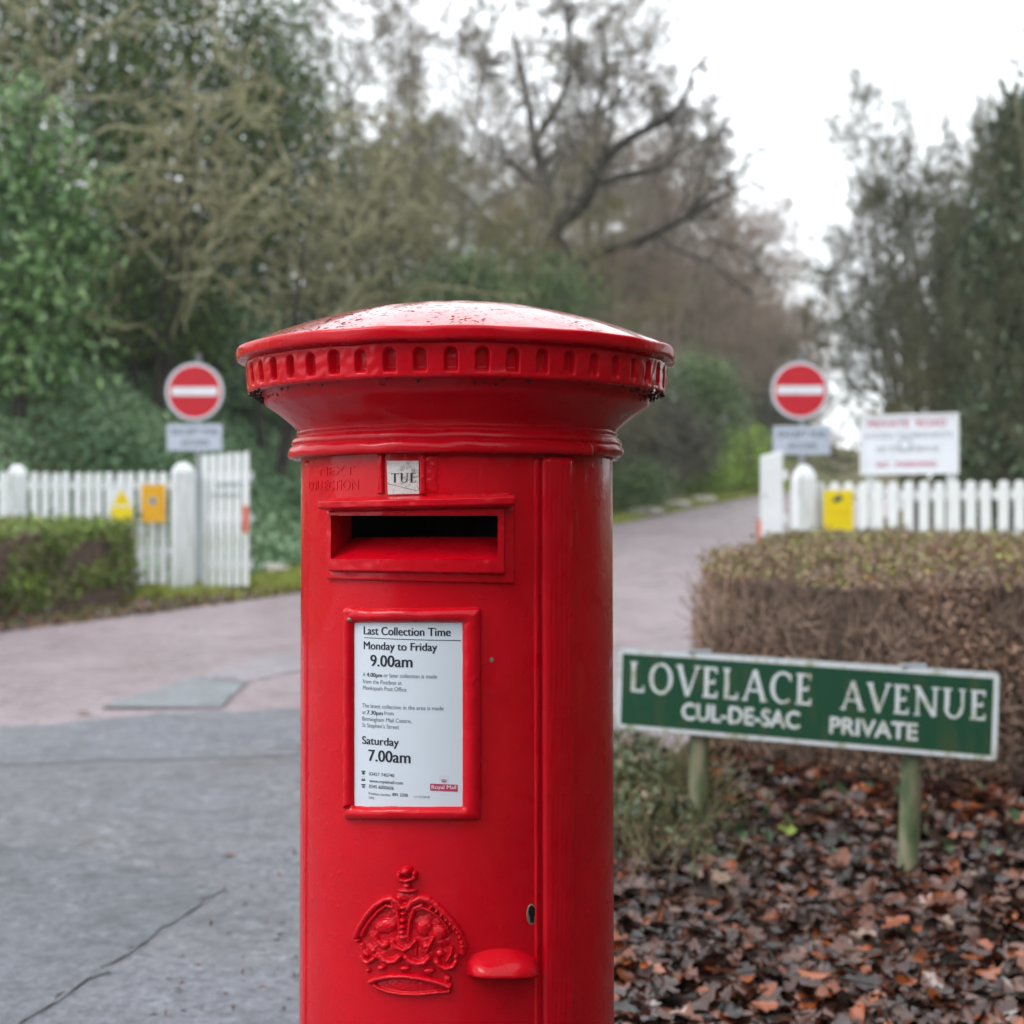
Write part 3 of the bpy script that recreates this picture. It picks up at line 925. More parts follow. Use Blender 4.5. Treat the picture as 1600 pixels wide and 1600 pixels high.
hp = .0043
L = lambda *a, **k: line(*a, M['ink'], plate, hp, **k)
line('Last Collection Time', 568.5, 704, 991, 12.5, M['ink'], plate, hp, .011, 3.8)
bent('rule', M['ink'], plate, [(569, 995.6), (720, 1000.2), (720, 1001.3), (569, 996.6)], hp, 10)
line('Monday to Friday', 568.5, 683, 1014, 12, M['ink'], plate, hp, .011, 3.0)
line('9.00am', 579, 644, 1040.5, 17.5, M['ink'], plate, hp, .011, 2.0)
line('A', 567, 570.6, 1056.5, 6.3, M['ink_grey'], plate, hp)
line('4.00pm', 573, 597, 1057.0, 6.3, M['ink'], plate, hp, .009, .8)
line('or later collection is made', 599.5, 683, 1058.0, 6.3, M['ink_grey'], plate, hp, .0, 3.0)
line('from the Postbox at', 567, 627.5, 1067.3, 6.3, M['ink_grey'], plate, hp, .0, 1.8)
line('Monkspath Post Office', 567, 635, 1077.3, 6.3, M['ink_grey'], plate, hp, .0, 2.2)
line('The latest collection in the area is made', 566, 693, 1105.0, 6.3, M['ink_grey'], plate, hp, .0, 5.2)
line('at', 566, 571.5, 1115.3, 6.0, M['ink_grey'], plate, hp)
line('7.30pm', 573.5, 598, 1116.0, 6.3, M['ink'], plate, hp, .009, .9)
line('from', 600, 615, 1117.0, 6.3, M['ink_grey'], plate, hp, .0, .4)
line('Birmingham Mail Centre,', 566, 643, 1125.6, 6.3, M['ink_grey'], plate, hp, .0, 3.0)
line("St Stephen's Street", 566, 623.5, 1135.5, 6.3, M['ink_grey'], plate, hp, .0, 2.2)
line('Saturday', 566, 623, 1162.0, 12, M['ink'], plate, hp, .011, 2.4)
line('7.00am', 576, 641, 1188.5, 17.5, M['ink'], plate, hp, .011, 3.0)
line('03457 740740', 576.5, 616, 1211.4, 5.2, M['ink'], plate, hp, .0, 2.0)
line('www.royalmail.com', 577, 629.5, 1222.0, 5.0, M['ink'], plate, hp, .003, 3.0)
line('0345 6000606', 576.5, 615, 1231.0, 5.4, M['ink'], plate, hp, .0, 2.0)
line('Postbox number', 576, 611, 1241.3, 4.2, M['ink_grey'], plate, hp, .0, 1.8)
line('B91 2330', 613.5, 637, 1243.5, 4.6, M['ink'], plate, hp, .007, 1.3)
line('11/12/2018', 647, 671, 1246.5, 3.6, M['ink_grey'], plate, hp, .0, .4)
line('OPSJ', 576, 584.5, 1247.8, 3.4, M['ink_grey'], plate, hp, .0, .4)
logo = bent('logo_panel', M['rm_red'], plate, [(672, 1224.3), (715, 1226.0), (715, 1236.8), (672, 1235.0)], hp, 8)
line('Royal Mail', 674.5, 712.5, 1232.6, 5.9, M['rm_pink'], plate, hp + .0004, .012, 1.8)
def crown_icon():
    for a in ([(687, 1212), (701, 1212), (701, 1212.5), (687, 1212.5)], [(687, 1212.6), (687.5, 1212.6), (687.5, 1223), (687, 1223)], [(700.5, 1212.6), (701, 1212.6), (701, 1223.4), (700.5, 1223.4)], [(687, 1240.5), (701, 1240.8), (701, 1241.2), (687, 1240.9)]):
        bent('logo_line', M['rm_pink'], plate, a, hp, 3)
    bent('logo_crown', M['rm_red'], plate, [(690, 1220.3), (698, 1220.7), (697.4, 1222.2), (690.4, 1221.9)], hp, 3)
    for k in range(4):
        x = 689.7 + k * 2.2
        bent('logo_crown', M['rm_red'], plate, [(x, 1217.3 + .1 * k), (x + 1.4, 1217.4 + .1 * k), (x + 1.2, 1219.9), (x + .2, 1219.8)], hp, 3)
crown_icon()
def icon(y, kind):
    P = [(564.5, y), (571, y + .3), (571, y + 2), (564.5, y + 1.7)] if kind != 1 else [(564.5, y + 4.2), (570.5, y + 4.4), (570.5, y + 6), (564.5, y + 5.8)]
    bent('icon', M['ink'], plate, P, hp, 3)
    if kind == 1:
        bent('icon', M['ink_grey'], plate, [(565, y - .5), (570, y - .3), (570, y), (565, y - .2)], hp, 3)
        bent('icon', M['ink'], plate, [(565.2, y + 2.3), (566.8, y + 2.4), (566.8, y + 4), (565.2, y + 4)], hp, 3)
        bent('icon', M['ink'], plate, [(568.6, y + 2.4), (570.2, y + 2.5), (570.2, y + 4.2), (568.6, y + 4.1)], hp, 3)
    else:
        bent('icon', M['ink'] if kind == 0 else M['ink_grey'], plate, [(566.4, y + 2.4), (569.4, y + 2.5), (570.4, y + 6), (565.4, y + 5.8)], hp, 3)
icon(1204, 0); icon(1214, 1); icon(1225, 2)
# crown in relief; the numbers are points on a 5x enlargement
def crown_fn(px, py):
    x, y = (px - 540) * 5, (py - 1330) * 5
    ln = lambda pts, r, H: tube_h(segd(x, y, pts), r * 1.25, H * 1.35)
    b = lambda cx, cy_, rx, ry, H: blob(x, y, cx, cy_, rx * 1.1, ry * 1.1, H * 1.3)
    lump = vnoise(x / 45, y / 45, 8)
    h = b(300, 620, 130, 150, .0045) + np.where(True, 0, 0)
    h = np.maximum(h, b(660, 640, 170, 150, .0045))
    h = np.maximum(h, b(470, 760, 330, 150, .0035))
    h = np.maximum(h, b(470, 520, 90, 160, .003))
    h = np.where(h > 0, h + .0035 * (lump - .5), h)
    S = [ln([(445, 430), (415, 385), (375, 362), (320, 372), (250, 420), (190, 490), (140, 570), (105, 655)], 24, .0085),
         ln([(400, 470), (375, 425), (335, 415), (280, 455), (215, 530), (165, 610), (150, 650)], 15, .0070),
         ln([(378, 385), (415, 440), (435, 540), (440, 640)], 18, .0075),
         ln([(495, 440), (530, 390), (590, 362), (650, 372), (700, 410), (765, 470), (830, 545), (885, 630), (920, 720), (915, 780)], 28, .0075),
         ln([(560, 450), (610, 432), (680, 465), (745, 520), (800, 590)], 14, .0065),
         ln([(600, 415), (545, 440), (515, 530), (505, 620), (500, 680)], 18, .0072),
         ln([(215, 1010), (270, 985), (370, 967), (480, 967), (600, 982), (720, 1012), (810, 1045)], 21, .0085),
         ln([(215, 1015), (270, 1060), (350, 1088), (460, 1106), (580, 1108), (700, 1095), (800, 1085)], 15, .0065),
         ln([(820, 1035), (808, 1090)], 16, .0065),
         ln([(150, 815), (165, 845), (200, 858), (240, 830)], 19, .0085),
         ln([(295, 810), (320, 840), (365, 855), (410, 845), (435, 815)], 22, .0090),
         ln([(485, 815), (515, 850), (570, 868), (625, 858), (655, 825)], 22, .0090),
         ln([(715, 850), (745, 890), (790, 905), (840, 890), (862, 850)], 22, .0090),
         ln([(150, 720), (160, 760), (190, 800)], 17, .0075),
         ln([(380, 690), (405, 730), (465, 762), (520, 735), (555, 690)], 18, .0085),
         ln([(470, 760), (470, 800)], 14, .007), ln([(560, 700), (560, 800)], 13, .006),
         ln([(830, 750), (825, 790), (795, 840)], 14, .008), ln([(690, 670), (665, 720), (640, 770)], 17, .008),
         ln([(255, 640), (270, 690), (320, 735)], 20, .0085), ln([(430, 175), (440, 215), (490, 225), (545, 200), (548, 165)], 20, .0085),
         b(115, 690, 22, 18, .008), b(490, 145, 44, 38, .0125), b(488, 262, 34, 26, .0085), b(492, 300, 78, 22, .0085), b(480, 352, 75, 42, .0050),
         b(190, 925, 22, 20, .006), b(293, 902, 38, 26, .0075), b(470, 905, 46, 24, .0075), b(655, 925, 50, 30, .0080), b(800, 985, 30, 30, .006),
         b(320, 580, 85, 60, .0078), b(620, 590, 65, 70, .0078), b(740, 630, 55, 60, .0072), b(860, 815, 26, 30, .0075), b(740, 790, 36, 36, .007), b(230, 770, 24, 24, .006), b(640, 730, 40, 30, .0085), b(320, 725, 38, 30, .0085)]
    for k, (cx, cy_) in enumerate([(470, 430), (468, 476), (465, 530), (460, 580), (460, 625), (465, 660)]): S.append(b(cx, cy_, 27 if k < 5 else 45, 24, .0095))
    for cx, cy_ in [(672, 428), (716, 455), (752, 488), (788, 525), (818, 558), (848, 590), (868, 622), (888, 660), (903, 698), (905, 735)]: S.append(b(cx, cy_, 17, 17, .0105))
    for s in S: h = np.maximum(h, s)
    h = np.maximum(h, blob(x, y, 515, 1040, 315, 82, .0055))
    d = smooth(.0, .002, h)
    return h + .0008 * d * (vnoise(x / 14, y / 14, 12) - .5)
hf_patch('royal_crown', (552, 1346, 735, 1560), crown_fn, M['paint'], door, .0007)
# pull lug and keyhole
def lug_fn(px, py):
    u = np.clip(1 - np.abs((px - 783) / 53.5) ** 3.2, 0, 1)
    top = 1480 + 14 * np.abs((px - 783) / 53.5) ** 2
    v = np.clip((py - top) / (1521 - top), 0, 1)
    h = .040 * u ** .6 * np.sin(np.minimum(v / .84, 1) * math.pi / 2) * (1 - .25 * smooth(.84, 1.0, v)) + .001 * (vnoise(px / 20, py / 20, 14) - .5)
    return np.where((py > top) & (py < 1521) & (u > 0), h, -.002)
hf_patch('pull_lug', (726, 1474, 840, 1524), lug_fn, M['paint'], door, .0009)
hf_patch('paint_chip', (760, 1022, 776, 1040), lambda px, py: np.where(np.hypot((px - 768) / 3.4, (py - 1031) / 4.2) + .25 * (vnoise(px / 2, py / 2, 3) - .5) < 1, .0027, -.002), M['brass'], door, .0004)
hf_patch('keyhole_rim', (818, 1407, 840, 1450), lambda px, py: np.where(np.hypot((px - 829) / 7.6, (py - 1428) / 16.5) < 1, .0030, -.002), M['brass'], door, .0006)
hf_patch('keyhole', (818, 1407, 840, 1450), lambda px, py: np.maximum(np.where(np.hypot((px - 829.5) / 5.6, (py - 1424) / 10) < 1, .0036, -.002), np.where(rbox(px, py, 826, 1424, 833, 1441, 2) < 0, .0036, -.002)), M['dark'], door, .0005)  # black patch on the surface, painted as the dark of the hole
# rain drops hanging on the frieze, and dirt under it
def drop(px, py, r):
    th = .0
    xs, ys = project(to_world(cyl(np.linspace(-1.7, 1.7, 3401), .3145, np.full(3401, 1.444))))
    k = int(np.argmin(np.abs(xs[:2900] - px) + (np.abs(np.linspace(-1.7, 1.7, 3401)[:2900]) > 1.62) * 50))
    t = np.linspace(-1.7, 1.7, 3401)[k]
    n, m = 10, 14
    V = [cyl(np.array(t), np.array(.3145), np.array(1.4455))]
    c = V[0]
    V = []
    for i in range(n + 1):
        a = math.pi * i / n
        for j in range(m):
            b_ = 2 * math.pi * j / m
            V.append((c[0] + r * math.sin(a) * math.cos(b_), c[1] + r * math.sin(a) * math.sin(b_), c[2] - r * .5 + r * 1.25 * math.cos(a)))
    Fq = [(i * m + j, i * m + (j + 1) % m, (i + 1) * m + (j + 1) % m, (i + 1) * m + j) for i in range(n) for j in range(m)]
    link('water_drop', np_mesh('water_drop', V, np.array(Fq), True), M['water'], box)
drop(1026, 633, .0030)
def grime():
    """moss and cobweb clinging under the frieze"""
    rg = np.random.default_rng(17)
    th = np.concatenate([rg.uniform(-1.6, -1.05, 70), rg.uniform(1.0, 1.6, 70), rg.uniform(-1, 1, 30)])
    n = len(th)
    V, F = [], []
    for t in th:
        r0 = rg.uniform(.288, .316); z0 = 1.4450 - max(0, .312 - r0) * .45; s_ = rg.uniform(.0012, .0042)
        b = len(V)
        for k in range(5):
            a = 2 * math.pi * k / 5
            V.append(cyl(np.array(t + s_ * math.cos(a) / .3), np.array(r0 + s_ * .8 * math.sin(a)), np.array(z0 + .001)))
        V.append(cyl(np.array(t + rg.normal() * .004), np.array(r0), np.array(z0 - s_ * rg.uniform(.6, 1.8))))
        F += [(b + k, b + (k + 1) % 5, b + 5) for k in range(5)]
    tag(link('moss', np_mesh('moss', V, np.array(F), True), M['leaf_soil'], box), kind='stuff')
grime()

# ------------------------------------------------------------------ leaves, twigs, trees
def unit(a): return a / (np.linalg.norm(a, axis=-1, keepdims=True) + 1e-9)
def leaf_arrays(P, size, rg, aspect=.5, up=0.0, droop=0.0):
    n = len(P)
    size = np.broadcast_to(size, (n,)) * rg.uniform(.65, 1.3, n)
    d = unit(rg.normal(size=(n, 3)) + [0, 0, -droop])
    nrm = unit(rg.normal(size=(n, 3)) + [0, 0, up])
    s = unit(np.cross(d, nrm))
    nn = unit(np.cross(s, d))
    l = size[:, None]
    w = l * aspect * .5
    V = np.stack([P, P + d * l * .45 + s * w + nn * l * .08, P + d * l, P + d * l * .45 - s * w + nn * l * .08], 1).reshape(-1, 3)
    Fq = np.arange(n * 4).reshape(n, 4)
    return V, Fq
def leaf_object(name, P, size, mat, rg, parent=None, aspect=.5, up=0.0, tint=None, droop=0.0):
    V, Fq = leaf_arrays(P, size, rg, aspect, up, droop)
    t = rg.random(len(P)) if tint is None else tint
    return link(name, np_mesh(name, V, Fq, False, np.repeat(t, 4)), mat, parent)
def prisms(P0, P1, r0, r1, sides):
    d = unit(P1 - P0)
    ref = np.where(np.abs(d[:, 2:3]) < .9, [[0, 0, 1.0]], [[1.0, 0, 0]])
    a = unit(np.cross(d, ref)); b = np.cross(d, a)
    t = np.arange(sides) * 2 * math.pi / sides
    ring = a[:, None] * np.cos(t)[None, :, None] + b[:, None] * np.sin(t)[None, :, None]
    V = np.concatenate([P0[:, None] + ring * r0[:, None, None], P1[:, None] + ring * r1[:, None, None]], 1)
    n = len(P0)
    base = (np.arange(n) * 2 * sides)[:, None]
    k = np.arange(sides); k2 = (k + 1) % sides
    Fq = np.stack([base + k, base + k2, base + sides + k2, base + sides + k], -1).reshape(-1, 4)
    return V.reshape(-1, 3), Fq
def branches(lines, levels, rg):
    """lines: list of (points (k,3), radii (k,)); levels: dicts n, length, ang, seg, wander, up, rr, t0
    returns a list of segment arrays per level"""
    out = []
    S = [(p[:-1], p[1:], r[:-1], r[1:]) for p, r in lines]
    out.append(tuple(np.concatenate([s[i] for s in S]) for i in range(4)))
    polys = [np.asarray(p, float) for p, _ in lines]; rads = [np.asarray(r, float) for _, r in lines]
    K = max(len(p) for p in polys)
    def resample(p, k):
        t = np.linspace(0, len(p) - 1, k)
        i = np.minimum(t.astype(int), len(p) - 2); f = (t - i)
        return p[i] * (1 - f[:, None] if p.ndim > 1 else 1 - f) + p[i + 1] * (f[:, None] if p.ndim > 1 else f)
    PL = np.array([resample(p, K) for p in polys]); RL = np.array([resample(r, K) for r in rads])
    for lv in levels:
        m, K = PL.shape[:2]
        n = lv['n']
        t = rg.uniform(lv.get('t0', .25), 1.0, (m, n)) * (K - 1)
        i = np.minimum(t.astype(int), K - 2); f = (t - i)[..., None]
        idx = np.arange(m)[:, None]
        P = PL[idx, i] * (1 - f) + PL[idx, i + 1] * f
        D0 = unit(PL[idx, i + 1] - PL[idx, i])
        R = (RL[idx, i] * (1 - f[..., 0]) + RL[idx, i + 1] * f[..., 0]) * lv.get('rr', .6)
        plen = np.linalg.norm(np.diff(PL, axis=1), axis=2).sum(1)[:, None]
        Ln = plen * lv['length'] * rg.uniform(.55, 1.25, (m, n)) * (1.1 - .55 * t / (K - 1))
        side = unit(np.cross(D0, rg.normal(size=(m, n, 3))))
        an = np.radians(lv['ang']) * rg.uniform(.6, 1.3, (m, n, 1))
        D = unit(D0 * np.cos(an) + side * np.sin(an)).reshape(-1, 3)
        P, R, Ln = P.reshape(-1, 3), np.maximum(R.reshape(-1), lv.get('rmin', .004)), Ln.reshape(-1)
        k = lv['seg']
        pts, rr = [P], [R]
        for s_ in range(k):
            D = unit(D + rg.normal(size=D.shape) * lv.get('wander', .2) + np.array([0, 0, lv.get('up', .05)]))
            pts.append(pts[-1] + D * (Ln / k)[:, None])
            rr.append(np.maximum(R * (1 - (s_ + 1) / k * lv.get('taper', .72)), lv.get('rmin', .004) * .7))
        PL, RL = np.stack(pts, 1), np.stack(rr, 1)
        out.append((PL[:, :-1].reshape(-1, 3), PL[:, 1:].reshape(-1, 3), RL[:, :-1].reshape(-1), RL[:, 1:].reshape(-1)))
    return out
def seg_mesh(name, segs, sides):
    Vs, Fs, n = [], [], 0
    for (a, b, r0, r1), sd in zip(segs, sides):
        V, Fq = prisms(a, b, r0, r1, sd)
        Vs.append(V); Fs.append(Fq + n); n += len(V)
    return np_mesh(name, np.vstack(Vs), np.vstack(Fs), True)
def trunk_line(h, r, lean=(0, 0), wob=.15, k=9, rg=None):
    z = np.linspace(0, h, k)
    p = np.stack([lean[0] * z / h + np.cumsum(rg.normal(size=k)) * wob * .3, lean[1] * z / h + np.cumsum(rg.normal(size=k)) * wob * .3, z], -1)
    p -= p[0] * [1, 1, 0]
    return p, r * (1 - .8 * z / h) * np.where(z < h * .03, 1.35, 1)
PROTO = {}
def proto_bare(key, seed, h, r, levels, lean=(0, 0), stems=1, wob=.15, spread=.5):
    rg = np.random.default_rng(seed)
    lines = []
    for s_ in range(stems):
        a = rg.uniform(0, 2 * math.pi)
        ln = lean if stems == 1 else (math.cos(a) * h * spread * rg.uniform(.3, 1), math.sin(a) * h * spread * rg.uniform(.3, 1))
        p, rr = trunk_line(h * rg.uniform(.8, 1.05) if stems > 1 else h, r * (rg.uniform(.6, 1) if stems > 1 else 1), ln, wob, 9, rg)
        if stems > 1: p = p + [math.cos(a) * .25, math.sin(a) * .25, 0]
        p[0, 2] -= .25
        lines.append((p, rr))
    segs = branches(lines, levels, rg)
    PROTO[key] = (seg_mesh(key + '_trunk', segs[:1], [8]), seg_mesh(key + '_crown', segs[1:], [5, 4] + [3] * 6))
TALL = [dict(n=14, length=.46, ang=46, seg=6, wander=.24, up=.09, rr=.55, t0=.12), dict(n=10, length=.50, ang=46, seg=4, wander=.30, up=.05, rr=.5, rmin=.012),
        dict(n=8, length=.58, ang=48, seg=3, wander=.32, up=.02, rr=.5, rmin=.011), dict(n=6, length=.65, ang=45, seg=2, wander=.3, up=.0, rr=.6, rmin=.008)]
proto_bare('tall', 3, 14, .15, TALL, wob=.35, stems=2, spread=.16)
proto_bare('tall_b', 4, 13, .13, TALL, wob=.45, stems=2, spread=.22)
SCRUB = [dict(n=9, length=.50, ang=48, seg=5, wander=.34, up=.10, rr=.55, t0=.12), dict(n=8, length=.48, ang=45, seg=4, wander=.34, up=.04, rr=.55, rmin=.010),
         dict(n=7, length=.55, ang=50, seg=3, wander=.40, up=.0, rr=.6, rmin=.007), dict(n=4, length=.6, ang=45, seg=2, wander=.3, up=.0, rr=.6, rmin=.006)]
proto_bare('scrub', 11, 7.5, .075, SCRUB, stems=6)
proto_bare('scrub_b', 12, 7.5, .07, SCRUB, stems=7, spread=.35)
TANGLE = [dict(n=8, length=.55, ang=52, seg=7, wander=.38, up=-.01, rr=.75, t0=.2, rmin=.038), dict(n=7, length=.5, ang=55, seg=6, wander=.45, up=-.05, rr=.7, rmin=.024),
          dict(n=3, length=.5, ang=55, seg=4, wander=.45, up=-.04, rr=.6, rmin=.012)]
proto_bare('tangle', 21, 7.0, .08, TANGLE, stems=4, spread=.4)
proto_bare('tangle_b', 22, 7.0, .075, TANGLE, stems=4, spread=.5)
for k_, v_ in PROTO.items():
    mt = {'tall': ('bark', 'twig_brown'), 'tall_b': ('bark', 'twig_hazed'), 'scrub': ('bark_moss', 'twig_olive'), 'scrub_b': ('bark', 'twig_brown'), 'tangle': ('bark_dark', 'bark_moss'), 'tangle_b': ('bark_dark', 'bark_moss')}[k_]
    v_[0].materials.append(M[mt[0]]); v_[1].materials.append(M[mt[1]])
def bare_tree(key, px, d, top_py, rz, label, group=None, name='bare_tree', wide=1.0, cat='tree', twigs=None):
    x = float(W(px, 820, d)[0])
    z = Gz(x, d)
    height = EYE + (HORIZON - top_py) / F_PX * d - z
    t = empty(name, (x, d, z), rz, label, cat, group)
    nat = {'tall': 16.5, 'tall_b': 15.5, 'scrub': 9.3, 'scrub_b': 9.3, 'tangle': 8.6, 'tangle_b': 8.6}[key]
    s = height / nat
    t.scale = (s * wide, s * wide, s)
    a = link('trunk', PROTO[key][0], None, t)
    b = link('crown', PROTO[key][1], None, t)
    if twigs:
        b.material_slots[0].link = 'OBJECT'; b.material_slots[0].material = M[twigs]
    return t
def clump_points(rg, n_clump, per, c, rad, cl=.35, shell=.55, lump=.25):
    """leaf positions in clumps through an ellipsoid, denser towards its outside"""
    u = unit(rg.normal(size=(n_clump, 3)))
    ph = rg.uniform(0, 6.28, 6)
    wob = 1 + lump * (np.sin(u[:, 0] * 5 + ph[0]) * np.sin(u[:, 2] * 6 + ph[1]) + .5 * np.sin(u[:, 1] * 9 + ph[2]))
    r = (shell + (1 - shell) * rg.random(n_clump) ** .6) * wob
    C = np.array(c) + u * r[:, None] * np.array(rad)
    P = C[:, None] + rg.normal(size=(n_clump, per, 3)) * cl * .5
    return P.reshape(-1, 3)
def clump_tint(rg, n_clump, per):
    return np.clip((.5 + .55 * (rg.random(n_clump) - .5))[:, None] + (rg.random((n_clump, per)) - .5) * .6, 0, 1).reshape(-1)
def leafy(name, px, py, d, rx_px, ry_px, mat, leaf, n_clump, per, seed, label, cat='tree', group=None, depth=None, aspect=.5, cl=.4, trunk=True, shell=.5, lump=.25, up=.6, trunk_mat='bark_dark'):
    """evergreen: crown of leaves in clumps about the photographed place, on a trunk that stands on the ground"""
    rg = np.random.default_rng(seed)
    c = W(px, py, d)
    k = d / F_PX
    rad = (rx_px * k, depth if depth else rx_px * k, ry_px * k)
    z0 = Gz(c[0], d)
    t = empty(name, (c[0], d, z0), 0, label, cat, group)
    P = clump_points(rg, n_clump, per, (0, 0, c[2] - z0), rad, cl, shell, lump)
    tn = clump_tint(rg, n_clump, per)
    ok = P[:, 2] > .05
    P, tn = P[ok], tn[ok]
    leaf_object('crown', P, leaf, M[mat], rg, t, aspect, up, tn, .3)
    if trunk:
        p, r = trunk_line(max(.5, c[2] - z0 + rad[2] * .6), max(.03, rad[0] * .07), (0, 0), .12, 8, rg)
        p[0, 2] -= .2
        segs = branches([(p, r)], [dict(n=14, length=.4, ang=60, seg=5, wander=.25, up=.05, rr=.5, t0=.2, rmin=.012)], rg)
        link('trunk', seg_mesh('trunk', segs, [8, 5]), M[trunk_mat], t)
    return t

# ------------------------------------------------------------------ street nameplate in the leaves
def nameplate():
    A = W(966, 1012, 5.42); B = W(1563, 1052, 4.95); Cc = W(962, 1138, 5.42)
    U = B - A; Lw = np.linalg.norm(U); U = U / Lw
    N = np.cross(U, [0, 0, 1.0]); N /= np.linalg.norm(N)          # faces the lens
    if N[1] > 0: N = -N
    V = np.cross(N, U); V = V if V[2] > 0 else -V
    Hh = .293
    O = A - V * Hh
    def uv(px, py):
        r = ray(px, py); o = np.array([0, 0, EYE])
        t = np.dot(O - o, N) / np.dot(r, N)
        p = o + r * t - O
        return float(np.dot(p, U)), float(np.dot(p, V))
    mid = O + U * Lw * .5
    root = empty('street_nameplate', (mid[0], mid[1], Gz(mid[0], mid[1])), 0, 'green street nameplate with white lettering on two mossy posts in the leaves', 'street sign')
    off = np.array(root.location)
    def rounded(w, h, r, inset=0.0, n=5):
        pts = []
        for cx, cy_, a0 in ((w - r, r, -90), (w - r, h - r, 0), (r, h - r, 90), (r, r, 180)):
            for k in range(n + 1):
                a = math.radians(a0 + 90 * k / n)
                pts.append((cx + (r - inset) * math.cos(a), cy_ + (r - inset) * math.sin(a)))
        return pts
    MB().prism(rounded(Lw, Hh, .018), O - off, U, V, N, -.022, .0).build('backing_board', M['sign_grey'], root)
    pl = MB().prism(rounded(Lw, Hh, .018, .003), O - off, U, V, N, .0005, .003).build('plate', M['plate_white'], root)
    MB().prism([(.019, .019), (Lw - .021, .019), (Lw - .021, Hh - .019), (.019, Hh - .019)], O - off, U, V, N, .0032, .0044).build('panel', M['plate_green'], pl)
    def put(name, V2, F, mat, d=.0050):
        V2 = np.asarray(V2)
        P = O - off + V2[:, :1] * U + V2[:, 1:2] * V + N * d
        return link(name, np_mesh(name, P, faces_by_size(F)), mat, pl)
    def roman_line(s, xa, xb, yb, yt):
        # letter by letter, so every letter is a piece of its own
        u0, v0 = uv(xa, yb); u1, _ = uv(xb, yb); v1 = uv(xa, yt)[1]
        tk, tn, gap = .155, .095, .085
        x, placed = 0.0, []
        for ch in s:
            qs, adv = roman(ch, tk, tn, .9)
            placed.append((x, qs)); x += adv + gap
        tot = max(p[0] + x0 for x0, qs in placed for a in qs for p in a)
        for x0, qs in placed:
            Vv, F = [], []
            for k, a in enumerate(qs):
                F.append([len(Vv) + i for i in range(4)])
                for p in a: Vv.append((u0 + (p[0] + x0) / tot * (u1 - u0), v0 + p[1] * (v1 - v0), k))
            Vv = np.array(Vv)
            P = O - off + Vv[:, :1] * U + Vv[:, 1:2] * V + N * (.0050 + Vv[:, 2:3] * 3e-5)
            link('letter', np_mesh('letter', P, np.array(F)), M['plate_white'], pl)
    roman_line('LOVELACE', 983, 1268, 1080, 1033)
    roman_line('AVENUE', 1313, 1540, 1108, 1063)
    def sans_line(s, xa, ya, xb, yb, cap_px):
        (u0, v0), (u1, _) = uv(xa, ya), uv(xb, yb)
        v1 = uv(xa, ya - cap_px)[1]
        V2, F = fit_text(s, u0, u1, v0, v1 - v0, 0.0)
        w = (v1 - v0) * .045
        n = len(V2)
        for k, (dx, dy) in enumerate(((-w, 0), (w, 0), (0, w), (0, -w))):
            put('lettering', V2 + [dx, dy], F, M['plate_white'], .0050 + k * 4e-5)
    sans_line('CUL-DE-SAC', 1066, 1123, 1249, 1138, 25)
    sans_line('PRIVATE', 1297, 1145, 1433, 1153, 25)
    for px, py, gy in ((1088, 1150, 1348), (1422, 1180, 1362)):
        u, v = uv(px, py)
        top = O + U * u + V * (Hh + .004) - N * .055
        g = Gz(top[0], top[1])
        bot = top - V * ((top[2] - g) / V[2] + .12)
        MB().tube([bot - off, top - V * .03 - off, top - off], [.036, .034, .030], 14).build('post', M['algae'], root, True)
        MB().box(O + U * u + V * (Hh + .006) - N * .012 - off, (.085, .02, .012)).build('clip', M['galv'], root)
nameplate()

# ------------------------------------------------------------------ white fences and gates
def picket_mesh(w, h, t, round_top=True):
    n = 8
    pts = [(-w / 2, 0), (w / 2, 0)]
    if round_top:
        for k in range(n + 1):
            a = math.pi * k / n
            pts.append((w / 2 * math.cos(a), h - w * .45 + w * .45 * math.sin(a)))
    else:
        pts += [(w / 2, h), (-w / 2, h)]
    return MB().prism(pts, (0, 0, 0), (1, 0, 0), (0, 0, 1), (0, 1, 0), -t, 0).mesh('picket')
def post_mesh(w, h, cap):
    mb = MB()
    a = w / 2
    hs = h - cap
    c = .012
    ring = lambda s, z: [(-s + c, -s, z), (s - c, -s, z), (s, -s + c, z), (s, s - c, z), (s - c, s, z), (-s + c, s, z), (-s, s - c, z), (-s, -s + c, z)]
    V = ring(a, 0) + ring(a, hs) + ring(a * .82, hs + cap * .5) + ring(a * .34, h)
    F = [(k + 8 * j, (k + 1) % 8 + 8 * j, (k + 1) % 8 + 8 * (j + 1), k + 8 * (j + 1)) for j in range(3) for k in range(8)] + [tuple(range(24, 32)), tuple(range(7, -1, -1))]
    mb.add(V, F)
    return mb.mesh('post')
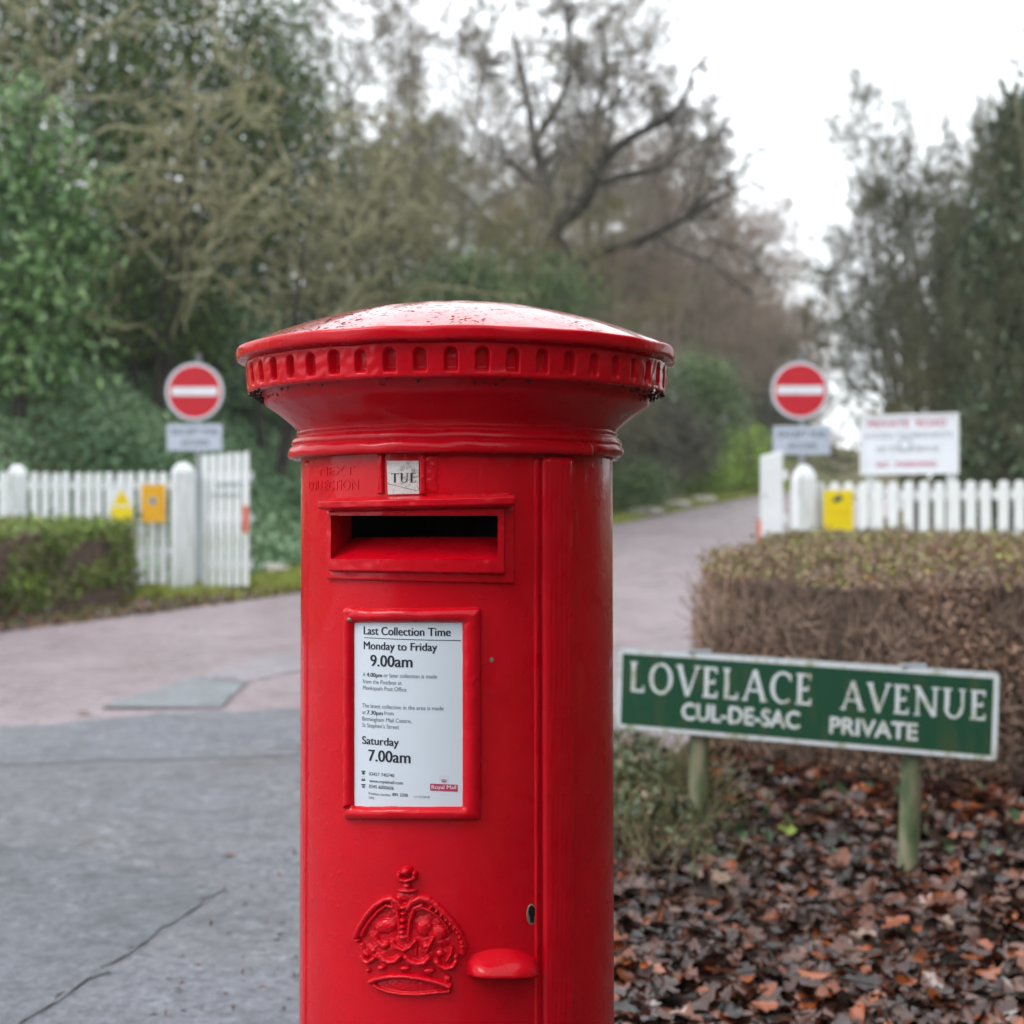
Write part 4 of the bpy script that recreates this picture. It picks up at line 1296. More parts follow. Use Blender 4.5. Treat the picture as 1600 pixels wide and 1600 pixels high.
def fence(label, p0, p1, pitch, w, h, posts, group, rails=(.35, .92)):
    p0, p1 = np.array(p0), np.array(p1)
    L = np.linalg.norm(p1 - p0)
    ang = math.atan2(p1[1] - p0[1], p1[0] - p0[0])
    z0 = Gz(*p0)
    root = empty('picket_fence', (p0[0], p0[1], z0), ang, label, 'fence', group)
    gz = lambda s: Gz(*(p0 + (p1 - p0) * s / L)) - z0
    me = picket_mesh(w, h - .05, .02); me.materials.append(M['timber_white'])
    ztop = gz(L * .5)
    rg = np.random.default_rng(int(abs(p0[0]) * 100))
    for k in range(int(L / pitch) + 1):
        s = k * pitch
        if any(abs(s - q_) < .11 for q_ in posts): continue
        o = link('picket', me, None, root, (s, -.022, gz(s) * .35 + ztop * .65 + .05 + rg.normal() * .004))
        o.rotation_euler = (0, rg.normal() * .006, 0)
    for f in rails:
        MB().box((L / 2, .012, ztop + h * f - .04), (L, .045, .085)).build('rail', M['timber_white'], root)
    pm = post_mesh(.20, h + .10, .11); pm.materials.append(M['timber_white'])
    for s in posts:
        o = link('post', pm, None, root, (s, .03, gz(s) - .02)); o.rotation_euler = (0, 0, .42)
    return root
lf0, lf1 = W(-75, 820, 15.6)[:2], W(272, 820, 15.4)[:2]
fence('white picket fence at the left behind the clipped green hedge', lf0, lf1,   .1135, .076, 1.20, [.69], 'white picket fences')
rf0, rf1 = W(1284, 820, 14.5)[:2], W(1665, 820, 13.2)[:2]
fence('white picket fence at the right in front of the private road board', rf0, rf1, .146, .092, 1.16, [], 'white picket fences')
def gate_post(px, d, top, w, rz, label, cap):
    x = float(W(px, 820, d)[0]); z = Gz(x, d)
    h = EYE + (HORIZON - top) / F_PX * d - z
    root = empty('gate_post', (x, d, z - .03), rz, label, 'gate post', 'white gate posts')
    pm = post_mesh(w, h - cap * .0 + .03, cap); pm.materials.append(M['timber_white'])
    o = link('shaft', pm, None, root)
    return root
gate_post(286, 15.3, 723, .225, .30, 'thick white gate post with domed top at the end of the left fence', .10)
gate_post(1256, 14.4, 727, .20, .1, 'white gate post with pointed top beside the yellow sign', .13)
def gate(label, a, b, n, h, tops, refl, marks):
    a, b = np.array(a), np.array(b)
    L = np.linalg.norm(b - a); ang = math.atan2(b[1] - a[1], b[0] - a[0])
    z0 = Gz(*((a + b) / 2))
    root = empty('gate', (a[0], a[1], z0), ang, label, 'gate', 'white gate leaves standing open')
    pitch = L / n
    me = picket_mesh(pitch * .64, h, .020); me.materials.append(M['timber_white'])
    for k in range(n):
        link('slat', me, None, root, ((k + .5) * pitch, -.025, .04 + tops * (k + .5) / n))
    for f in (.2, .55, .86):
        MB().box((L / 2, .0, h * f), (L - .01, .04, .09)).build('rail', M['timber_white'], root)
    if refl: MB().box((refl[0] * L, -.062, refl[1]), (.045, .03, .27)).build('reflector', M['reflector'], root)
    for (u, z, w) in marks:
        MB().box((u * L, -.052, z), (w, .012, .016)).build('bar', M['sign_grey'], root)
    return root
gate('white slatted gate leaf with red reflector swung open at the left', W(318, 820, 15.35)[:2], W(394, 820, 15.05)[:2], 6, 1.35, .02, (.95, .73), [(.55, 1.09, .30), (.5, .98, .36)])
gate('white slatted gate leaf seen edge on beside the road at the right', W(1194, 820, 15.6)[:2], W(1228, 820, 14.5)[:2], 9, 1.38, 0.0, (.02, .62), [(.3, 1.0, .16)])

# ------------------------------------------------------------------ signs
def plane_sign(O, U, V, N, off, root):
    def put(name, V2, F, mat, d, parent):
        V2 = np.asarray(V2)
        P = O - off + V2[:, :1] * U + V2[:, 1:2] * V + N * d
        return link(name, np_mesh(name, P, faces_by_size(F)), mat, parent)
    return put
def no_entry(px, py, d, label, plate_px, pole_px):
    c = W(px, py, d)
    g = Gz(c[0], d + .08)
    root = empty('no_entry_sign', (c[0], d, g), 0, label, 'road sign', 'no entry signs at the gates')
    off = np.array([c[0], d, g])
    U, V, N = np.array([1.0, 0, 0]), np.array([0, 0, 1.0]), np.array([0, -1.0, 0])
    circ = lambda r, n=48: [(r * math.cos(2 * math.pi * k / n), r * math.sin(2 * math.pi * k / n)) for k in range(n)]
    R = 46.0 * d / F_PX
    O = c - off
    disc = MB().prism(circ(R), O, U, V, N, -.012, 0).build('disc', M['sign_grey'], root)
    MB().prism(circ(R * .955), O, U, V, N, .001, .002).build('white_rim', M['sign_white'], disc)
    MB().prism(circ(R * .885), O, U, V, N, .0035, .0045).build('red_face', M['sign_red'], disc)
    MB().prism(rect(-R * .78, -R * .135, R * .78, R * .155), O, U, V, N, .006, .007).build('white_bar', M['sign_white'], disc)
    x0, y0, x1, y1 = plate_px
    A, B = W(x0, y1, d), W(x1, y0, d)
    w, h = B[0] - A[0], B[2] - A[2]
    pl = MB().prism(rect(0, 0, w, h), A - off, U, V, N, -.006, 0).build('supplementary_plate', M['sign_grey'], root)
    MB().prism(rect(.012, .012, w - .012, h - .012), A - off, U, V, N, .001, .002).build('plate_face', M['plate_blue'], pl)
    for s, fx0, fx1, fy in (('EXCEPT FOR', .10, .92, .60), ('ACCESS', .26, .76, .20)):
        V2, F = fit_text(s, w * fx0, w * fx1, h * fy, h * .21, .012)
        P = (A - off) + V2[:, :1] * U + V2[:, 1:2] * V + N * .0028
        link('lettering', np_mesh('lettering', P, faces_by_size(F)), M['sign_black'], pl)
    xp = W(pole_px, py, d)[0]
    MB().tube([(xp - off[0], .045, -.1), (xp - off[0], .045, 1.0), (xp - off[0], .045, c[2] - g + R + .10)], .030, 14).build('pole', M['galv'], root, True)
    for z in (c[2] - g + R * .45, c[2] - g - R * .45): MB().box((xp - off[0], .022, z), (.16, .02, .04)).build('bracket', M['galv'], root)
    return root
no_entry(304, 612, 15.75, 'round no entry sign on grey pole behind the left fence', (260, 662, 348, 705), 309)
no_entry(1250, 610, 15.4, 'round no entry sign on grey pole behind the right gate post', (1207, 665, 1298, 711), 1254)

def notice_board():
    A, B = W(1344, 742, 15.1), W(1498, 742, 14.7)
    U = B - A; U[2] = 0; w = np.linalg.norm(U); U /= w
    N = np.array([U[1], -U[0], 0.0]); V = np.array([0, 0, 1.0])
    h = .60
    g = Gz(A[0], A[1])
    root = empty('notice_board', (A[0], A[1], g), 0, 'white notice board with red PRIVATE ROAD heading behind the fence', 'notice board')
    off = np.array(root.location)
    O = A - off
    bd = MB().prism(rect(0, 0, w, h), O, U, V, N, -.02, 0).build('board', M['sign_white'], root)
    fr = .028
    for r_ in (rect(0, 0, w, fr), rect(0, h - fr, w, h), rect(0, fr, fr, h - fr), rect(w - fr, fr, w, h - fr)):
        MB().prism(r_, O, U, V, N, .0005, .010).build('edge_strip', M['white'], bd)
    def put(s, a, b, v, cap, mat):
        V2, F = fit_text(s, a * w, b * w, v * h, cap * h, .012)
        P = O + V2[:, :1] * U + V2[:, 1:2] * V + N * .003
        link('lettering', np_mesh('lettering', P, faces_by_size(F)), mat, bd)
    put('PRIVATE', .08, .50, .79, .115, M['rm_red']); put('ROAD', .58, .88, .79, .115, M['rm_red'])
    put('ACCESS TO RESIDENTS', .04, .94, .61, .085, M['sign_grey'])
    put('OF THE AVENUE', .16, .80, .38, .085, M['sign_grey'])
    put('NO', .17, .29, .12, .095, M['rm_red']); put('PARKING', .37, .78, .12, .095, M['rm_red'])
    ring = []
    for k in range(24):
        a0, a1 = 2 * math.pi * k / 24, 2 * math.pi * (k + 1) / 24
        ring.append([(.46 * w + r * math.cos(a), .49 * h + r * math.sin(a)) for r, a in ((.058, a0), (.072, a0), (.072, a1), (.058, a1))])
    V2 = np.array(ring).reshape(-1, 2); F = np.arange(96).reshape(24, 4)
    link('round_emblem', np_mesh('round_emblem', O + V2[:, :1] * U + V2[:, 1:] * V + N * .0036, F), M['sign_grey'], bd)
    for u in (.10, .92):
        p = O + U * u * w - N * .055
        MB().box((p[0], p[1], (h + O[2]) / 2 - .08), (.085, .065, h + O[2] + .10)).build('post', M['timber_white'], root)
notice_board()
def small_sign(name, label, px, d, back_mat, front):
    x0, y0, x1, y1 = px
    A, B = W(x0, y1, d), W(x1, y0, d)
    w, h = B[0] - A[0], B[2] - A[2]
    root = empty(name, tuple(A), 0, label, 'sign', 'signs screwed to the fences')
    U, V, N = np.array([1.0, 0, 0]), np.array([0, 0, 1.0]), np.array([0, -1.0, 0])
    Z = np.zeros(3)
    MB().prism(rect(0, 0, w, h), Z, U, V, N, -.005, 0).build('backing', M[back_mat], root)
    front(root, w, h, U, V, N, Z)
    for fx, fy in ((.5, .06), (.5, .95)):
        MB().tube([(w * fx, -.0, h * fy), (w * fx, -.006, h * fy)], .007, 8).build('screw', M['galv'], root)
    return root
def tri_front(root, w, h, U, V, N, Z):
    MB().prism([(w * .10, h * .52), (w * .90, h * .52), (w * .5, h * .98)], Z, U, V, N, .001, .003).build('yellow_triangle', M['yellow'], root)
    MB().prism(rect(w * .02, h * .02, w * .98, h * .46), Z, U, V, N, .001, .003).build('yellow_panel', M['yellow'], root)
    MB().prism([(w * .44, h * .62), (w * .56, h * .62), (w * .53, h * .80), (w * .47, h * .80)], Z, U, V, N, .0036, .0042).build('symbol', M['amber'], root)
def amber_front(root, w, h, U, V, N, Z):
    c = [(w * .48 + w * .17 * math.cos(2 * math.pi * k / 20), h * .57 + w * .19 * math.sin(2 * math.pi * k / 20)) for k in range(20)]
    MB().prism(c, Z, U, V, N, .001, .003).build('round_badge', M['galv'], root)
    MB().prism([(w * .48 + .45 * (p[0] - w * .48), h * .57 + .45 * (p[1] - h * .57)) for p in c], Z, U, V, N, .0036, .0042).build('badge_centre', M['sign_black'], root)
def yellow_front(root, w, h, U, V, N, Z):
    pts = [(.28, .74), (.40, .70), (.62, .76), (.66, .84), (.50, .90), (.46, .84), (.34, .82)]
    MB().prism([(w * a, h * b) for a, b in pts], Z, U, V, N, .001, .002).build('symbol', M['sign_black'], root)
    for k, yy in enumerate((.50, .42, .20)):
        MB().prism(rect(w * .12, h * yy, w * .88, h * (yy + .012)), Z, U, V, N, .001, .002).build('rule', M['amber'], root)
small_sign('warning_sign', 'yellow triangle warning sign on the left fence pickets', (172, 763, 208, 817), 15.30, 'timber_white', tri_front)
small_sign('warning_sign', 'amber rectangular sign with round grey badge on the left fence', (221, 757, 258, 816), 15.28, 'amber', amber_front)
small_sign('warning_sign', 'plain yellow rectangular sign with black symbol on the right fence', (1287, 766, 1333, 831), 14.22, 'yellow', yellow_front)

# ------------------------------------------------------------------ hedges
def hedge(name, label, poly, h_fn, mats, n_face, n_top, leaf, seed, twig_mat=None, n_twig=0, group='clipped hedges', wob=.05):
    """poly: footprint (counter-clockwise world x,y)"""
    rg = np.random.default_rng(seed)
    poly = np.array(poly, float)
    c = poly.mean(0)
    z0 = Gz(*c)
    root = empty(name, (c[0], c[1], z0), 0, label, 'hedge', group)
    q_ = poly - c
    E = np.roll(q_, -1, 0) - q_
    Ls = np.linalg.norm(E, axis=1)
    per = Ls.sum()
    # faces
    e = rg.choice(len(q_), n_face, p=Ls / per)
    t = rg.random(n_face)
    P2 = q_[e] + E[e] * t[:, None]
    nout = np.stack([E[e][:, 1], -E[e][:, 0]], -1) / Ls[e][:, None]
    hz = h_fn(P2[:, 0] + c[0], P2[:, 1] + c[1])
    gz = G(P2[:, 0] + c[0], P2[:, 1] + c[1]) - z0
    v = rg.random(n_face)
    lump = wob * (np.sin(P2[:, 0] * 7 + v * 5) + np.sin(P2[:, 1] * 6 + v * 9)) * .5
    depth = np.abs(rg.normal(size=n_face)) * .06 + .16 * smooth(.46, .30, vnoise(P2[:, 0] * 3.5 + P2[:, 1] * 3.0 + 40, v * 3.2, seed + 3))
    P2 = P2 + nout * (lump - depth + rg.normal(size=n_face) * .012)[:, None]
    Z = gz + .03 + v * (hz - .03)
    tn = np.clip(rg.random(n_face) * .62 + .38 * vnoise(P2[:, 0] * 4 + P2[:, 1] * 3, Z * 6, seed), 0, .999)
    leaf_object('foliage', np.column_stack([P2, Z]), leaf, M[mats[0]], rg, root, .55, .2, tn)
    # top: rejection in the polygon
    mn, mx = q_.min(0), q_.max(0)
    C2 = rg.uniform(mn, mx, (n_top * 4, 2))
    inside = np.ones(len(C2), bool)
    for k in range(len(q_)):
        inside &= (E[k][0] * (C2[:, 1] - q_[k][1]) - E[k][1] * (C2[:, 0] - q_[k][0])) > -.03
    C2 = C2[inside][:n_top]
    Z = G(C2[:, 0] + c[0], C2[:, 1] + c[1]) - z0 + h_fn(C2[:, 0] + c[0], C2[:, 1] + c[1]) + rg.normal(size=len(C2)) * .022 + .025 * np.sin(C2[:, 0] * 6) * np.sin(C2[:, 1] * 7)
    leaf_object('top_growth', np.column_stack([C2, Z]), leaf, M[mats[1]], rg, root, .55, .7)
    ns = 700
    k_ = rg.integers(0, len(C2), ns)
    A = np.column_stack([C2[k_], Z[k_] - .04]); Bv = A + np.column_stack([rg.normal(size=(ns, 2)) * .03, rg.uniform(.05, .13, ns)])
    tag(link('shoots', seg_mesh('shoots', [(A, Bv, np.full(ns, .003), np.full(ns, .0015))], [3]), M['hedge_twig'], root), kind='stuff')
    if n_twig:
        e = rg.choice(len(q_), n_twig, p=Ls / per); t = rg.random(n_twig)
        P2 = q_[e] + E[e] * t[:, None] + rg.normal(size=(n_twig, 2)) * .03
        gz = G(P2[:, 0] + c[0], P2[:, 1] + c[1]) - z0
        hz = h_fn(P2[:, 0] + c[0], P2[:, 1] + c[1])
        z1 = gz + rg.random(n_twig) * hz * .85
        A = np.column_stack([P2, z1])
        Bv = A + np.column_stack([rg.normal(size=(n_twig, 2)) * .055, rg.uniform(-.02, .17, n_twig)])
        Bv[:, 2] = np.minimum(Bv[:, 2], gz + hz + .03)
        link('twigs', seg_mesh('twigs', [(A, Bv, np.full(n_twig, .0045), np.full(n_twig, .002))], [3]), M[twig_mat], root)
    # woody core keeps daylight out
    mb = MB()
    ins = c + q_ * .0
    nn = len(q_)
    qc = q_ * (1 - .10 / np.maximum(np.linalg.norm(q_, axis=1), .3))[:, None]
    Vb = [(p[0], p[1], Gz(*(p + c)) - z0 - .02) for p in qc]
    Vt = [(p[0], p[1], Gz(*(p + c)) - z0 + float(h_fn(p[0] + c[0], p[1] + c[1])) - .06) for p in qc]
    mb.add(Vb + Vt, [(k, (k + 1) % nn, nn + (k + 1) % nn, nn + k) for k in range(nn)] + [tuple(range(nn, 2 * nn))])
    mb.build('core', M['hedge_core'], root)
    return root
cst = lambda h: (lambda x, y: np.zeros_like(np.asarray(x, float)) + h)
hedge('clipped_hedge', 'low clipped green hedge in front of the left picket fence', [(-7.4, 9.2), (-4.55, 11.7), (-4.05, 13.1), (-3.60, 14.55), (-4.6, 14.9), (-7.6, 14.9)], cst(.74), ('hedge_green', 'hedge_green'), 26000, 9000, .055, 31, 'hedge_twig', 1500)
hedge('clipped_hedge', 'brown bare twigged hedge behind the green street nameplate', [(.93, 6.85), (1.35, 6.5), (2.1, 6.25), (4.6, 5.9), (4.6, 7.6), (1.2, 8.0), (.98, 7.5)], (lambda x, y: .87 + .06 * smooth(1.2, 2.4, np.asarray(x, float)) - .05 * smooth(.25, 0.0, np.asarray(x, float) - .93)), ('hedge_brown', 'hedge_mix'), 60000, 14000, .030, 32, 'hedge_twig', 9000, wob=.10)
hedge('clipped_hedge', 'yellow green topped hedge between the brown hedge and right fence', [(1.28, 8.2), (3.6, 8.15), (3.4, 10.6), (2.2, 11.0), (1.75, 10.2)], cst(.80), ('hedge_brown', 'hedge_top'), 14000, 20000, .036, 33, 'hedge_twig', 4000)

# ------------------------------------------------------------------ leaf litter and low plants
rgl = np.random.default_rng(5)
def oak_leaf(rg, l=1.0):
    """lobed outline around a midrib, curled"""
    n = 7
    t = np.linspace(.05, 1, n)
    w = .30 * np.sin(np.pi * np.clip(t, 0, .97)) ** .7 * np.where(np.arange(n) % 2, 1.15, .72)
    left = np.stack([t, w, np.zeros(n)], -1); right = np.stack([t[::-1], -w[::-1], np.zeros(n)], -1)
    V = np.vstack([[[0, 0, 0]], right[::-1][::-1][::-1] * 1.0 if False else np.stack([t, -w, np.zeros(n)], -1), [[1.06, 0, 0]], left[::-1], [[.5, 0, 0]]])
    cx, cyl_, tw = rg.normal() * .4, rg.normal() * .7 + .3, rg.normal() * .35
    V[:, 2] += cx * (V[:, 0] - .5) ** 2 + cyl_ * V[:, 1] ** 2 * 1.3 + tw * (V[:, 0] - .5) * V[:, 1] + .02 * np.sin(V[:, 0] * 14)
    V[:, 0] -= .5
    m = len(V) - 1
    F = np.array([(k, (k + 1) % m, m) for k in range(m)])
    return V * l, F
def bed_h(x, y):
    return .014 + .030 * (vnoise(np.asarray(x) * 3.1, np.asarray(y) * 3.1, 41) - .4) * smooth(.0, .3, np.asarray(x) - road_r(y))
def litter_bed():
    ys = np.linspace(-1.5, 7.6, 120); nx = 70
    V = []
    for y in ys:
        xs = road_r(y) - .12 + np.linspace(0, 1, nx) ** 1.3 * 4.6
        V.append(np.stack([xs, np.full(nx, y), G(xs, np.full(nx, y)) + bed_h(xs, y)], -1))
    V = np.array(V).reshape(-1, 3)
    i = np.arange(len(ys) * nx).reshape(len(ys), nx)
    Fq = np.stack([i[:-1, :-1], i[:-1, 1:], i[1:, 1:], i[1:, :-1]], -1).reshape(-1, 4)
    return tag(link('leaf_bed', np_mesh('leaf_bed', V, Fq, True), M['leaf_soil']), kind='structure')
bed = litter_bed()
def rand_rot(rg, n, tilt):
    z = rg.uniform(0, 2 * math.pi, n); a = rg.normal(size=n) * tilt; b = rg.normal(size=n) * tilt
    cz, sz, ca, sa, cb, sb = np.cos(z), np.sin(z), np.cos(a), np.sin(a), np.cos(b), np.sin(b)
    Rz = np.zeros((n, 3, 3)); Rz[:, 0, 0] = cz; Rz[:, 0, 1] = -sz; Rz[:, 1, 0] = sz; Rz[:, 1, 1] = cz; Rz[:, 2, 2] = 1
    Rx = np.zeros((n, 3, 3)); Rx[:, 0, 0] = 1; Rx[:, 1, 1] = ca; Rx[:, 1, 2] = -sa; Rx[:, 2, 1] = sa; Rx[:, 2, 2] = ca
    Ry = np.zeros((n, 3, 3)); Ry[:, 1, 1] = 1; Ry[:, 0, 0] = cb; Ry[:, 0, 2] = sb; Ry[:, 2, 0] = -sb; Ry[:, 2, 2] = cb
    return Ry @ Rx @ Rz
def litter(n, seed, ylo, yhi, xspan, size, name, parent=None, lift=.012, edge=.0):
    rg = np.random.default_rng(seed)
    y = rg.uniform(ylo, yhi, n)
    x = road_r(y) + edge + rg.random(n) ** .9 * xspan
    z = G(x, y) + bed_h(x, y) + rg.random(n) * .03 + lift
    var = [oak_leaf(rg) for _ in range(24)]
    Rm = rand_rot(rg, n, .27)
    s = size * (.35 + 1.1 * rg.random(n) ** .8)
    kinds = rg.integers(0, 24, n)
    LV = np.array([v for v, _ in var])[kinds] * s[:, None, None]
    V = np.einsum('nij,nkj->nki', Rm, LV) + np.stack([x, y, z], -1)[:, None]
    m = LV.shape[1]
    F = (var[0][1][None] + (np.arange(n) * m)[:, None, None]).reshape(-1, 3)
    o = link(name, np_mesh(name, V.reshape(-1, 3), F, True, np.repeat(rg.random(n), m)), M['oak_leaf'], parent)
    return tag(o, kind='stuff')
litter(14000, 51, 2.6, 7.3, 3.9, .082, 'fallen_leaves', None, .004)
litter(500, 52, 2.3, 6.2, .35, .075, 'fallen_leaves', None, .0, -.18)
# the nearest leaves in view, one by one
variants = []
for k in range(36):
    V, F = oak_leaf(rgl)
    me = np_mesh('leaf', V, F, True, np.full(len(V), rgl.random())); me.materials.append(M['oak_leaf']); variants.append(me)
cnt = 0
while cnt < 290:
    y = rgl.uniform(3.45, 4.35); x = rgl.uniform(.26, 1.55)
    if x < road_r(y) + .02 or (x / y) > .345 or x / y < .066: continue
    z = Gz(x, y) + float(bed_h(x, y)) + rgl.uniform(.02, .045)
    o = link('leaf', variants[cnt % 36], None, bed, (x, y, z))
    s = .078 * rgl.uniform(.7, 1.3)
    o.scale = (s, s, s); o.rotation_euler = (rgl.normal() * .4, rgl.normal() * .4, rgl.uniform(0, 6.28)); cnt += 1
def road_leaf(px, py, s, label, pale=False):
    x, y = px_ground(px, py)
    V, F = oak_leaf(rgl)
    me = np_mesh("fallen_leaf", V, F, True, np.full(len(V), .97 if pale else .7)); me.materials.append(M['oak_leaf'])
    o = tag(link('fallen_leaf', me, None, None, (x, y, float(base_h(y)) + .02)), label, 'leaf')
    o.scale = (s, s, s * .6); o.rotation_euler = (0, 0, rgl.uniform(0, 6.28))
road_leaf(131, 1119, .10, 'pale leaf lying on the road where pink and grey tarmac meet', True)
road_leaf(358, 1343, .05, 'small pale leaf on the grey tarmac left of the pillar box', True)
# road grit and scraps beside the box
def scraps():
    rg = np.random.default_rng(61); n = 130
    y = rg.uniform(3.6, 5.2, n); x = -.35 - rg.random(n) ** 1.5 * .55
    P = np.stack([x, y, base_h(y) + .012], -1)
    V, Fq = leaf_arrays(P, .022, rg, .5, 4.0)
    V[:, 2] = np.maximum(V[:, 2], base_h(V[:, 1]) + .0105)
    return tag(link('litter', np_mesh('litter', V, Fq, False, np.repeat(rg.random(n), 4)), M['oak_leaf']), kind='stuff')
scraps()
def crumbs():
    rg = np.random.default_rng(66); n = 2500
    y = rg.uniform(3.2, 7.0, n); x = road_r(y) + rg.random(n) * 3.4
    z = G(x, y) + bed_h(x, y) + .012 + rg.random(n) * .035
    tag(leaf_object('leaf_crumbs', np.column_stack([x, y, z]), .030, M['oak_leaf'], rg, None, .7, 1.5), kind='stuff')
    n = 420
    y = rg.uniform(3.4, 6.8, n); x = road_r(y) + rg.random(n) * 2.8
    A = np.column_stack([x, y, G(x, y) + bed_h(x, y) + .035 + rg.random(n) * .015])
    a = rg.uniform(0, 6.28, n); l = rg.uniform(.04, .22, n)
    B = A + np.column_stack([np.cos(a) * l, np.sin(a) * l, rg.normal(size=n) * .012])
    tag(link('twigs', seg_mesh('twigs', [(A, B, np.full(n, .003), np.full(n, .0018))], [5]), M['bark_dark']), kind='stuff')
crumbs()
def undergrowth():
    rg = np.random.default_rng(71)
    n = 2600
    c = np.stack([rg.normal(.53, .15, n), rg.normal(5.75, .38, n)], -1)
    hh = .24 * np.exp(-((c[:, 0] - .48) / .19) ** 2)
    z = G(c[:, 0], c[:, 1]) + .02 + rg.random(n) * hh
    o = leaf_object('undergrowth', np.column_stack([c, z]), .036, M['weeds'], rg, None, .6, .8); tag(o, kind='stuff')
    n = 190
    y = rg.uniform(5.0, 6.9, n); x = .75 + rg.random(n) * 1.9
    z = G(x, y) + bed_h(x, y) + .03 + rg.random(n) * .05
    o = leaf_object('ivy', np.column_stack([x, y, z]), .05, M['ivy_dark'], rg, None, .75, 1.2); tag(o, kind='stuff')
    n = 900
    A = np.column_stack([rg.normal(.52, .14, n), rg.normal(5.75, .4, n)]); za = G(A[:, 0], A[:, 1]) + .0
    A = np.column_stack([A, za]); B = A + np.column_stack([rg.normal(size=(n, 2)) * .09, rg.uniform(.08, .26, n)])
    tag(link('stems', seg_mesh('stems', [(A, B, np.full(n, .0025), np.full(n, .0015))], [3]), M['twig_olive']), kind='stuff')
undergrowth()
for (px, py, d, s, lb) in ((1214, 1308, 5.6, .085, 'yellowing leaf lying left of the right nameplate post'), (1192, 1362, 5.1, .06, 'bright lime leaf lying low between the nameplate posts'), (1133, 1240, 6.0, .08, 'bright green leaf growing right of the left nameplate post')):
    p = W(px, py, d)
    V, Fq = leaf_arrays(np.array([[0, 0, 0.0]]), 1.0, np.random.default_rng(int(px)), .45, 3.0)
    me = np_mesh('leaf', V, np.array([(0, 1, 2), (0, 2, 3)]), False, np.full(4, .9)); me.materials.append(M['shrub_bright'])
    o = tag(link('green_leaf', me, None, None, (p[0], p[1], Gz(p[0], p[1]) + .06)), lb, 'leaf'); o.scale = (s,) * 3

# ivy over the left bank, moss and grass on the verges
def ivy_bank():
    rg = np.random.default_rng(81)
    n = 240000
    y = rg.uniform(15.9, 32, n)
    t = rg.random(n) ** .9 * 6.6 + .0
    x = road_l(y) - 1.15 - t
    z = G(x, y) + rg.random(n) * .10
    # only what the lens can see
    px, py = project(np.stack([x, y, z], -1))
    ok = (px > -130) & (px < 720)
    P = np.stack([x, y, z], -1)[ok]
    tn = np.clip(.5 + .35 * np.sin(P[:, 0] * 1.7) * np.sin(P[:, 1] * 1.3 + P[:, 2] * 2) + (rg.random(len(P)) - .5) * .7, 0, 1)
    tag(leaf_object('ivy', P, .075, M['ivy'], rg, None, .85, 2.0, tn), kind='stuff')
ivy_bank()
def hedge_foot():
    rg = np.random.default_rng(86); n = 1500
    y = rg.uniform(9.5, 15.4, n); x = road_l(y) + .10 - np.abs(rg.normal(size=n)) * .38
    P = np.stack([x, y, np.maximum(G(x, y), base_h(y)) + .015 + rg.random(n) * .02], -1)
    tag(leaf_object('fallen_leaves', P, .06, M['oak_leaf'], rg, None, .6, 2.5), kind='stuff')
hedge_foot()
def grass(name, n, xr, yr, h, seed, mat='grass', edge_fn=None):
    rg = np.random.default_rng(seed)
    y = rg.uniform(yr[0], yr[1], n)
    x = (edge_fn(y) if edge_fn else 0) + rg.uniform(xr[0], xr[1], n)
    P = np.stack([x, y, G(x, y)], -1)
    tip = P + np.column_stack([rg.normal(size=(n, 2)) * h * .5, h * rg.uniform(.5, 1.2, n)])
    s = unit(np.column_stack([rg.normal(size=(n, 2)), np.zeros(n)])) * .007
    V = np.stack([P - s, P + s, tip], 1).reshape(-1, 3)
    tag(link(name, np_mesh(name, V, np.arange(n * 3).reshape(n, 3), False, np.repeat(rg.random(n), 3)), M[mat]), kind='stuff')
grass('grass', 26000, (-1.25, -.02), (15.0, 34), .09, 91, edge_fn=road_l)
grass('grass', 14000, (.02, 3.2), (14.6, 24), .12, 92, edge_fn=road_r)
grass('grass', 9000, (-1.6, .02), (14.3, 19), .07, 94, edge_fn=road_l)
grass('grass', 5000, (-1.3, -.02), (34, 46), .14, 93, edge_fn=road_l)
def stone(px, py, d, w, h, label, seed):
    rg = np.random.default_rng(seed)
    c = W(px, py, d)
    z = Gz(c[0], d)
    V, n, m = [], 7, 12
    ph = rg.uniform(0, 6.28, 4)
    for i in range(n + 1):
        a = math.pi * i / n
        for j in range(m):
            b_ = 2 * math.pi * j / m
            k = 1 + .14 * math.sin(3 * b_ + ph[0]) * math.sin(2 * a + ph[1]) + .08 * math.sin(5 * b_ + ph[2])
            V.append((w / 2 * k * math.sin(a) * math.cos(b_), w * .33 * k * math.sin(a) * math.sin(b_), h * .5 * k * math.cos(a) + h * .3))
    Fq = [(i * m + j, i * m + (j + 1) % m, (i + 1) * m + (j + 1) % m, (i + 1) * m + j) for i in range(n) for j in range(m)]
    o = tag(link('stone', np_mesh('stone', V, np.array(Fq), True), M['stone'], None, (c[0], d, z)), label, 'stone', 'stones along the road verge')
    o.rotation_euler = (0, 0, rg.uniform(-.3, .3))
stone(424, 900, 17.0, .42, .16, 'flat pale stone on the verge right of the left gate', 1)
stone(1012, 792, 29.5, .75, .24, 'low pale stone on the grass verge nearest the pillar box', 2)
stone(1058, 783, 32.5, .70, .22, 'low pale stone on the grass verge second from the box', 3)
stone(1098, 778, 35.0, .7, .22, 'low pale stone on the grass verge below the bright hedges', 4)

